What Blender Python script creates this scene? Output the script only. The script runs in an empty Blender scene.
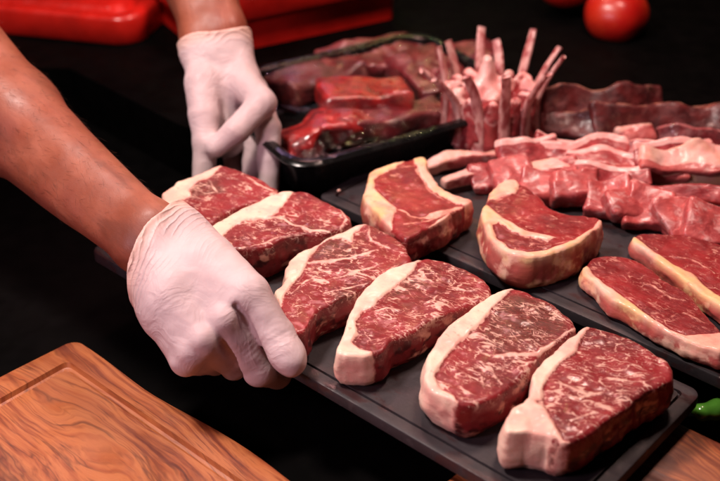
import bpy, math, random
import numpy as np
from mathutils import Vector, Matrix, noise as mnoise

random.seed(7)
rng = np.random.default_rng(7)
scene = bpy.context.scene
col = scene.collection
R = math.radians

# ------------------------------------------------------------------ objects
def tag(o, label=None, cat=None, group=None, kind=None):
    if label: o['label'] = label
    if cat: o['category'] = cat
    if group: o['group'] = group
    if kind: o['kind'] = kind
    return o

def empty(name, loc=(0, 0, 0)):
    o = bpy.data.objects.new(name, None)
    o.empty_display_size = .02
    o.location = loc
    col.objects.link(o)
    return o

def mesh_obj(name, V, F, mat, parent=None, smooth=True, attrs=None, loc=(0, 0, 0), rotz=0.0):
    """V in world space; the object's origin goes to loc / rotz (its parent, if any, sits unrotated)."""
    V = np.asarray(V, dtype=np.float64).reshape(-1, 3)
    c, s = math.cos(-rotz), math.sin(-rotz)
    L = V - np.array(loc)
    L = np.stack([L[:, 0] * c - L[:, 1] * s, L[:, 0] * s + L[:, 1] * c, L[:, 2]], 1)
    me = bpy.data.meshes.new(name)
    me.from_pydata(L.tolist(), [], [list(map(int, f)) for f in F])
    if smooth:
        me.polygons.foreach_set('use_smooth', [True] * len(me.polygons))
    for k, a in (attrs or {}).items():
        at = me.attributes.new(k, 'FLOAT', 'POINT')
        at.data.foreach_set('value', np.asarray(a, dtype=np.float32))
    me.materials.append(mat)
    me.update()
    o = bpy.data.objects.new(name, me)
    col.objects.link(o)
    o.location = loc
    o.rotation_euler = (0, 0, rotz)
    if parent is not None:
        o.parent = parent
        o.matrix_parent_inverse = Matrix.Translation(parent.location).inverted()
    return o

# ------------------------------------------------------------------ numeric noise
_lat = rng.random((32, 32, 32)).astype(np.float32)
def vnoise(P, scale, seed=0):
    Q = np.asarray(P, dtype=np.float32) * scale + seed * 7.31 + 100
    I = np.floor(Q).astype(np.int64)
    f = Q - I
    f = f * f * (3 - 2 * f)
    r = 0
    for dx in (0, 1):
        for dy in (0, 1):
            for dz in (0, 1):
                w = (f[..., 0] if dx else 1 - f[..., 0]) * (f[..., 1] if dy else 1 - f[..., 1]) * (f[..., 2] if dz else 1 - f[..., 2])
                r = r + w * _lat[(I[..., 0] + dx) % 32, (I[..., 1] + dy) % 32, (I[..., 2] + dz) % 32]
    return r * 2 - 1

def fbm(P, scale, seed=0, n=3):
    r, a = 0, 1.0
    for i in range(n):
        r = r + a * vnoise(P, scale * 2 ** i, seed + i * 3)
        a *= .5
    return r

# ------------------------------------------------------------------ signed distance modelling
def smin(a, b, k):
    if k <= 0: return np.minimum(a, b)
    h = np.clip(.5 + .5 * (b - a) / k, 0, 1)
    return b + (a - b) * h - k * h * (1 - h)

def cone(P, a, b, ra, rb=None):
    rb = ra if rb is None else rb
    a = np.asarray(a, dtype=np.float32); b = np.asarray(b, dtype=np.float32)
    d = b - a
    t = np.clip(((P - a) @ d) / max(float(d @ d), 1e-12), 0, 1)
    q = P - a - t[..., None] * d
    return np.sqrt((q * q).sum(-1)) - (ra + t * (rb - ra))

def chain(P, pts, rad, k=.003):
    r = None
    for i in range(len(pts) - 1):
        c = cone(P, pts[i], pts[i + 1], rad[i], rad[i + 1])
        r = c if r is None else smin(r, c, k)
    return r

def rbox(P, c, half, r, ax=None):
    Q = P - np.asarray(c, dtype=np.float32)
    if ax is not None:
        Q = Q @ np.asarray(ax, dtype=np.float32)       # columns are the box's axes
    q = np.abs(Q) - (np.asarray(half, dtype=np.float32) - r)
    return np.sqrt((np.maximum(q, 0) ** 2).sum(-1)) + np.minimum(q.max(-1), 0) - r

def ellip(P, c, rad, ax=None):
    Q = P - np.asarray(c, dtype=np.float32)
    if ax is not None:
        Q = Q @ np.asarray(ax, dtype=np.float32)
    rad = np.asarray(rad, dtype=np.float32)
    k0 = np.sqrt(((Q / rad) ** 2).sum(-1))
    k1 = np.sqrt(((Q / rad ** 2) ** 2).sum(-1)) + 1e-9
    return k0 * (k0 - 1) / k1

def axes(yaw, pitch=0, roll=0):
    M = Matrix.Rotation(yaw, 3, 'Z') @ Matrix.Rotation(pitch, 3, 'Y') @ Matrix.Rotation(roll, 3, 'X')
    return np.array(M)

def sdf_mesh(fn, lo, hi, h, smooth=2):
    """Naive surface nets over the box lo..hi at cell size h; returns vertices and quads."""
    lo = np.asarray(lo, dtype=np.float64); hi = np.asarray(hi, dtype=np.float64)
    n = np.ceil((hi - lo) / h).astype(int) + 1
    gx, gy, gz = [lo[i] + h * np.arange(n[i]) for i in range(3)]
    P = np.stack(np.meshgrid(gx, gy, gz, indexing='ij'), -1).astype(np.float32)
    F = fn(P).astype(np.float32)
    del P
    F[0], F[-1] = np.maximum(F[0], h * .1), np.maximum(F[-1], h * .1)
    F[:, 0], F[:, -1] = np.maximum(F[:, 0], h * .1), np.maximum(F[:, -1], h * .1)
    F[:, :, 0], F[:, :, -1] = np.maximum(F[:, :, 0], h * .1), np.maximum(F[:, :, -1], h * .1)
    S = F < 0
    m = n - 1
    cnt = np.zeros(tuple(m), dtype=np.int8)
    offs = [(i, j, k) for i in (0, 1) for j in (0, 1) for k in (0, 1)]
    for (i, j, k) in offs:
        cnt += S[i:i + m[0], j:j + m[1], k:k + m[2]]
    act = (cnt > 0) & (cnt < 8)
    idx = np.argwhere(act)
    ids = np.full(tuple(m), -1, dtype=np.int64)
    ids[act] = np.arange(len(idx))
    acc = np.zeros((len(idx), 3)); num = np.zeros(len(idx))
    for a in offs:
        for ax in range(3):
            if a[ax]: continue
            b = list(a); b[ax] = 1
            fa = F[idx[:, 0] + a[0], idx[:, 1] + a[1], idx[:, 2] + a[2]]
            fb = F[idx[:, 0] + b[0], idx[:, 1] + b[1], idx[:, 2] + b[2]]
            x = (fa < 0) != (fb < 0)
            t = np.where(x, fa / np.where(x, fa - fb, 1), 0)
            p = np.tile(np.array(a, dtype=float), (len(idx), 1)); p[:, ax] += t
            acc[x] += p[x]; num[x] += 1
    V = lo + h * (idx + acc / np.maximum(num, 1)[:, None])
    quads = []
    for ax in range(3):
        u, v = [(1, 2), (2, 0), (0, 1)][ax]
        sl0 = [slice(None)] * 3; sl1 = [slice(None)] * 3
        sl0[ax] = slice(0, -1); sl1[ax] = slice(1, None)
        A = S[tuple(sl0)]; B = S[tuple(sl1)]
        E = np.argwhere(A != B)
        ok = (E[:, u] > 0) & (E[:, v] > 0) & (E[:, u] < m[u]) & (E[:, v] < m[v]) & (E[:, ax] < m[ax])
        E = E[ok]
        if not len(E): continue
        inside = S[E[:, 0], E[:, 1], E[:, 2]]
        def cid(du, dv):
            q = E.copy(); q[:, u] -= du; q[:, v] -= dv
            return ids[q[:, 0], q[:, 1], q[:, 2]]
        q = np.stack([cid(1, 1), cid(0, 1), cid(0, 0), cid(1, 0)], 1)
        q[~inside] = q[~inside][:, ::-1]
        quads.append(q)
    Q = np.concatenate(quads)
    Q = Q[(Q >= 0).all(1)]
    if smooth:
        e = np.concatenate([Q[:, [0, 1]], Q[:, [1, 2]], Q[:, [2, 3]], Q[:, [3, 0]]])
        e = np.concatenate([e, e[:, ::-1]])
        for _ in range(smooth):
            s = np.zeros_like(V); c = np.zeros(len(V))
            np.add.at(s, e[:, 0], V[e[:, 1]]); np.add.at(c, e[:, 0], 1)
            V = V * .4 + .6 * s / np.maximum(c, 1)[:, None]
    return V, Q

def bounds(pts, pad):
    A = np.array(pts)
    return A.min(0) - pad, A.max(0) + pad

# ------------------------------------------------------------------ materials
class NT:
    def __init__(s, name):
        s.m = bpy.data.materials.new(name); s.m.use_nodes = True
        s.t = s.m.node_tree; s.t.nodes.clear()
        s.out = s.t.nodes.new('ShaderNodeOutputMaterial')
    def n(s, typ, **kw):
        o = s.t.nodes.new('ShaderNode' + typ)
        for k, v in kw.items(): setattr(o, k, v)
        return o
    def set(s, sock, v):
        if v is None: return
        if hasattr(v, 'is_output') or isinstance(v, bpy.types.NodeSocket): s.t.links.new(v, sock)
        elif isinstance(v, (tuple, list)) and len(v) == 3 and sock.type == 'RGBA': sock.default_value = (*v, 1)
        else: sock.default_value = v
    def math(s, op, a, b=None, c=None, clamp=False):
        o = s.n('Math', operation=op, use_clamp=clamp)
        s.set(o.inputs[0], a)
        if b is not None: s.set(o.inputs[1], b)
        if c is not None: s.set(o.inputs[2], c)
        return o.outputs[0]
    def vmath(s, op, a, b=None):
        o = s.n('VectorMath', operation=op)
        s.set(o.inputs[0], a)
        if b is not None: s.set(o.inputs[1], b)
        return o.outputs[0]
    def mix(s, f, a, b, blend='MIX'):
        o = s.n('Mix', data_type='RGBA', blend_type=blend)
        s.set(o.inputs[0], f); s.set(o.inputs[6], a); s.set(o.inputs[7], b)
        return o.outputs[2]
    def step(s, v, lo, hi, a=0.0, b=1.0):
        o = s.n('MapRange', interpolation_type='SMOOTHSTEP')
        s.set(o.inputs[0], v); s.set(o.inputs[1], lo); s.set(o.inputs[2], hi); s.set(o.inputs[3], a); s.set(o.inputs[4], b)
        return o.outputs[0]
    def noise(s, vec, scale, detail=3, rough=.55, dist=0.0, out=0):
        o = s.n('TexNoise')
        s.set(o.inputs['Vector'], vec); s.set(o.inputs['Scale'], scale); s.set(o.inputs['Detail'], detail)
        s.set(o.inputs['Roughness'], rough); s.set(o.inputs['Distortion'], dist)
        return o.outputs[out]
    def voro(s, vec, scale, feature='F1', out='Distance'):
        o = s.n('TexVoronoi', feature=feature)
        s.set(o.inputs['Vector'], vec); s.set(o.inputs['Scale'], scale)
        return o.outputs[out]
    def attr(s, name):
        return s.n('Attribute', attribute_name=name).outputs['Fac']
    def obj(s): return s.n('TexCoord').outputs['Object']
    def seed(s, vec):
        """object coordinates shifted by the object's own random number, so no two copies carry the same pattern"""
        r = s.n('ObjectInfo').outputs['Random']
        return s.vmath('ADD', vec, s.vmath('MULTIPLY', s.comb(r, r, r), (9.7, 17.3, 5.1)))
    def comb(s, x, y, z):
        o = s.n('CombineXYZ'); s.set(o.inputs[0], x); s.set(o.inputs[1], y); s.set(o.inputs[2], z)
        return o.outputs[0]
    def sep(s, v):
        o = s.n('SeparateXYZ'); s.set(o.inputs[0], v); return o.outputs
    def ramp(s, f, stops):
        o = s.n('ValToRGB'); e = o.color_ramp.elements
        while len(e) > 1: e.remove(e[-1])
        e[0].position = stops[0][0]; e[0].color = (*stops[0][1], 1)
        for p, c in stops[1:]:
            k = e.new(p); k.color = (*c, 1)
        s.set(o.inputs[0], f); return o.outputs[0]
    def bump(s, h, strength=.5, dist=.001, normal=None):
        o = s.n('Bump'); s.set(o.inputs['Height'], h); s.set(o.inputs['Strength'], strength); s.set(o.inputs['Distance'], dist)
        if normal is not None: s.set(o.inputs['Normal'], normal)
        return o.outputs[0]
    def bsdf(s, **kw):
        o = s.n('BsdfPrincipled')
        for k, v in kw.items():
            s.set(o.inputs[k.replace('_', ' ')], v)
        s.t.links.new(o.outputs[0], s.out.inputs[0])
        return o

def plain(name, c, rough=.5, spec=.5, var=.15, bump=0.0, bscale=300, coat=0.0):
    t = NT(name); p = t.seed(t.obj())
    n = t.noise(p, 35, 4)
    cc = t.mix(t.step(n, .3, .7), tuple(x * (1 - var) for x in c), tuple(min(1, x * (1 + var)) for x in c))
    rr = t.step(t.noise(p, 60, 3), .3, .7, max(.02, rough - .08), min(1, rough + .08))
    nb = t.bump(t.noise(p, bscale, 3), bump, .0006) if bump else None
    t.bsdf(Base_Color=cc, Roughness=rr, Specular_IOR_Level=spec, Coat_Weight=coat, Coat_Roughness=.15, Normal=nb)
    return t.m

def meat_mat(name, red=(.30, .030, .032), deep=(.17, .014, .018), brown=(.15, .035, .028), fat=(.80, .60, .47),
             fat2=(.78, .42, .35), marble=1.0, scale=1.0, yellow=0.0, rough=.44, wet=.30, wall=1.0, wred=(.56, .72)):
    """steak: fat_d is the signed distance to the fat (metres), dark / wallf are zone weights, marb the marbling amount"""
    t = NT(name); p0 = t.obj(); p = t.seed(p0)
    warp = t.vmath('SCALE', t.vmath('SUBTRACT', t.noise(p, 38, 2, out=1), (.5, .5, .5)))
    warp.node.inputs['Scale'].default_value = .010
    pw = t.vmath('ADD', p, warp)
    st = t.vmath('MULTIPLY', pw, (.56, 1.25, .9))                 # fibres run along the object's x
    big = t.noise(pw, 26, 3)
    fine = t.noise(t.vmath('MULTIPLY', p, (.5, 1.3, 1)), 420, 2)
    meat = t.mix(t.step(big, .32, .68), deep, red)
    meat = t.mix(t.math('MULTIPLY', t.attr('dark'), t.step(t.noise(p, 60, 3), .2, .75, .55, 1.0)), meat, brown)
    meat = t.mix(t.math('MULTIPLY', t.step(fine, .45, .75), .22), meat, tuple(min(1, c * 1.7 + .02) for c in red))
    # marbling: branching veins, short flecks and a thin haze round them
    patch = t.step(t.noise(p, 36, 3), .34, .64, .20, 1.0)
    wob = t.step(t.noise(p, 95, 3, .6), .36, .68, .12, 1.0)
    def vein(vec, sc, w, det, gain):
        nn = t.math('ABSOLUTE', t.math('SUBTRACT', t.noise(vec, sc, det, .55, .1), .5))
        wd = t.math('ADD', t.math('MULTIPLY', t.math('MULTIPLY', t.math('MULTIPLY', patch, wob), w), t.attr('marb')), .0008)
        return t.math('MULTIPLY', t.math('MULTIPLY', t.step(nn, 0.0, wd, 1.0, 0.0), gain), t.math('ADD', t.math('MULTIPLY', wob, .75), .25))
    v1 = vein(st, 50 * scale, .058, 2.5, 1.15)
    v2 = vein(t.vmath('ADD', st, (3.1, 1.7, .4)), 110 * scale, .060, 2, .9)
    v3 = vein(t.vmath('ADD', st, (7.7, 4.2, 1.9)), 230 * scale, .060, 1, .5)
    jit = t.vmath('SCALE', t.vmath('SUBTRACT', t.noise(p, 160, 2, out=1), (.5, .5, .5))); jit.node.inputs['Scale'].default_value = .0045
    pf = t.vmath('ADD', pw, jit)
    fl = t.voro(t.vmath('MULTIPLY', pf, (.34, 1.35, 1.0)), 300 * scale)
    fl2 = t.voro(t.vmath('MULTIPLY', t.vmath('ADD', pf, (.33, .71, .1)), (.42, 1.2, 1.0)), 520 * scale)
    fsz = t.step(t.noise(p, 70, 2), .42, .66, .02, .34)
    fa_ = t.step(fl, t.math('MULTIPLY', fsz, .45), fsz, 1.0, 0.0)
    fb_ = t.math('MULTIPLY', t.step(fl2, t.math('MULTIPLY', fsz, .5), t.math('MULTIPLY', fsz, 1.05), 1.0, 0.0), .7)
    flk = t.math('MULTIPLY', t.math('MAXIMUM', fa_, fb_), t.attr('marb'), clamp=True)
    veins = t.math('MAXIMUM', t.math('MAXIMUM', v1, v2), t.math('MAXIMUM', t.math('MULTIPLY', v3, .75), t.math('MULTIPLY', flk, .85)))
    veins = t.math('MULTIPLY', veins, marble, clamp=True)
    # fat cap and seams: distance + noise, cut sharp
    fn = t.math('ADD', t.math('MULTIPLY', t.math('SUBTRACT', t.noise(p, 120, 4, .6), .5), .0050), t.math('MULTIPLY', t.math('SUBTRACT', t.noise(p, 600, 2), .5), .0012))
    d = t.math('ADD', t.attr('fat_d'), fn)
    fm = t.step(d, -.0003, .0006, 1.0, 0.0)
    halo = t.step(d, -.0022, .0020, 1.0, 0.0)
    sd = t.math('ADD', t.attr('seam_d'), t.math('MULTIPLY', t.math('SUBTRACT', t.noise(p, 210, 4, .6), .5), .0042))
    sm = t.step(sd, -.0010, .0009, .92, 0.0)
    fcol = t.mix(t.step(t.noise(p, 45, 4), .35, .7), fat, fat2)
    fcol = t.mix(t.math('MULTIPLY', t.step(t.noise(t.vmath('ADD', p, (2, 5, 1)), 28, 3), .42, .66), yellow), fcol, (.76, .50, .22))
    fcol = t.mix(t.step(t.noise(p, 170, 3), .62, .74, 0, .45), fcol, (.55, .16, .13))
    fcol = t.mix(t.step(d, -.0016, .0, 0, .55), fcol, (.72, .30, .26))
    vcol = t.mix(t.step(veins, .2, .9), (.50, .14, .125), tuple(.5 * (a + b) * .92 for a, b in zip(fat, fat2)))
    c = t.mix(t.math('MULTIPLY', veins, .80), meat, vcol)
    c = t.mix(t.math('MULTIPLY', halo, .4), c, (.50, .10, .09))
    c = t.mix(sm, c, t.mix(t.step(t.noise(p, 130, 3), .35, .65), tuple(.5 * (a + b) for a, b in zip(fat, fat2)), tuple(x * .8 for x in fat2)))
    c = t.mix(fm, c, fcol)
    # the cut side: darker, with long smears of fat
    wl = t.attr('wallf')
    wm = t.mix(t.step(t.noise(t.vmath('MULTIPLY', p, (1, 1, 2.2)), 48, 3), .50, .62), tuple(x * .55 for x in deep), (.58, .27, .21))
    wm = t.mix(t.step(t.noise(t.vmath('ADD', p, (1, 2, 3)), 75, 3), .40, .52), wm, tuple(x * .8 for x in red))
    wc = t.mix(t.step(d, -.0006, .0015, 1.0, 0.0), wm, t.mix(t.step(t.noise(p, 58, 4), wred[0], wred[1], 0, .85), fcol, (.36, .035, .035)))
    c = t.mix(t.math('MULTIPLY', wl, wall), c, wc)
    h = t.math('ADD', t.math('ADD', t.math('MULTIPLY', fine, .35), t.math('MULTIPLY', veins, .25)), t.math('ADD', t.math('MULTIPLY', t.noise(p, 150, 4), .9), t.math('ADD', t.math('MULTIPLY', fm, .35), t.math('MULTIPLY', t.math('MULTIPLY', fm, t.noise(t.vmath('MULTIPLY', p, (60, 300, 420)), 1.0, 3)), .7))))
    nb = t.bump(h, .30, .0010)
    rr = t.step(t.noise(p, 90, 3), .3, .7, rough - .08, rough + .16)
    t.bsdf(Base_Color=c, Roughness=rr, Normal=nb, Subsurface_Weight=.12, Subsurface_Radius=(.004, .0012, .0008), Subsurface_Scale=1.0,
           Specular_IOR_Level=.28, Coat_Weight=wet, Coat_Roughness=.16)
    return t.m

def lump_mat(name, red=(.33, .035, .04), deep=(.17, .012, .018), pale=(.70, .40, .36), amount=.35, yellow=0.0, scale=1.0, rough=.35, wet=.5, stripe=(1, 1, 1)):
    """loose pieces of meat: attribute fat (0..1) plus smeared membrane"""
    t = NT(name); p = t.seed(t.obj())
    warp = t.vmath('SCALE', t.vmath('SUBTRACT', t.noise(p, 45, 2, out=1), (.5, .5, .5)))
    warp.node.inputs['Scale'].default_value = .02
    pw = t.vmath('MULTIPLY', t.vmath('ADD', p, warp), stripe)
    c = t.mix(t.step(t.noise(pw, 55 * scale, 4), .3, .7), deep, red)
    fib = t.noise(t.vmath('MULTIPLY', pw, (.35, 1.4, 1)), 260 * scale, 3)
    c = t.mix(t.step(fib, .5, .8, 0, .5), c, tuple(min(1, x * 1.8 + .03) for x in red))
    mem = t.math('MULTIPLY', t.step(t.noise(pw, 40 * scale, 5, .65), .60 - .1 * amount, .72), amount * 1.6, clamp=True)
    f = t.math('ADD', t.attr('fat'), t.math('MULTIPLY', t.math('SUBTRACT', t.noise(p, 110 * scale, 4), .5), .9))
    fm = t.step(f, .42, .62)
    fc = t.mix(t.step(t.noise(p, 50 * scale, 4), .35, .7), pale, tuple(a * b for a, b in zip(pale, (.92, .62, .62))))
    fc = t.mix(t.math('MULTIPLY', t.step(t.noise(t.vmath('ADD', p, (4, 4, 1)), 40, 3), .4, .65), yellow), fc, (.66, .42, .16))
    c = t.mix(mem, c, tuple(.75 * x for x in pale))
    c = t.mix(fm, c, fc)
    nb = t.bump(t.math('ADD', t.noise(pw, 130 * scale, 4), t.math('MULTIPLY', fib, .5)), .5, .0014)
    rr = t.step(t.noise(p, 80, 3), .3, .7, rough - .1, rough + .15)
    t.bsdf(Base_Color=c, Roughness=rr, Normal=nb, Subsurface_Weight=.12, Subsurface_Radius=(.004, .0012, .0008), Subsurface_Scale=1.0, Coat_Weight=wet, Coat_Roughness=.18)
    return t.m

# ------------------------------------------------------------------ 2-D helpers
def pdist_seg(P, a, b):
    d = b - a
    t = np.clip(((P - a) @ d) / max(d @ d, 1e-12), 0, 1)
    q = P - a - t[:, None] * d
    return np.sqrt((q * q).sum(1))

def d_line(P, L):
    L = np.array(L)
    return np.min([pdist_seg(P, L[i], L[i + 1]) for i in range(len(L) - 1)], 0)

def d_poly(P, L):
    """signed distance, negative inside"""
    L = np.array(L); n = len(L)
    d = np.min([pdist_seg(P, L[i], L[(i + 1) % n]) for i in range(n)], 0)
    ins = np.zeros(len(P), dtype=bool)
    for i in range(n):
        a, b = L[i], L[(i + 1) % n]
        c = ((a[1] > P[:, 1]) != (b[1] > P[:, 1]))
        with np.errstate(divide='ignore', invalid='ignore'):
            x = (b[0] - a[0]) * (P[:, 1] - a[1]) / (b[1] - a[1]) + a[0]
        ins ^= c & (P[:, 0] < x)
    return np.where(ins, -d, d)

def closed_spline(pts, n):
    """Catmull-Rom through the points, resampled evenly"""
    p = np.array(pts); m = len(p); o = []
    for i in range(m):
        a, b, c, d = p[i - 1], p[i], p[(i + 1) % m], p[(i + 2) % m]
        for t in np.linspace(0, 1, 16, endpoint=False):
            o.append(.5 * (2 * b + (c - a) * t + (2 * a - 5 * b + 4 * c - d) * t * t + (3 * b - a - 3 * c + d) * t ** 3))
    o = np.array(o); o2 = np.vstack([o, o[:1]])
    s = np.concatenate([[0], np.cumsum(np.sqrt((np.diff(o2, axis=0) ** 2).sum(1)))])
    q = np.linspace(0, s[-1], n, endpoint=False)
    return np.stack([np.interp(q, s, o2[:, 0]), np.interp(q, s, o2[:, 1])], 1)

def ring_faces(nr, n, first=0):
    F = []
    for r in range(nr - 1):
        a, b = first + r * n, first + (r + 1) * n
        for i in range(n):
            j = (i + 1) % n
            F.append((a + i, b + i, b + j, a + j))
    return F

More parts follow.
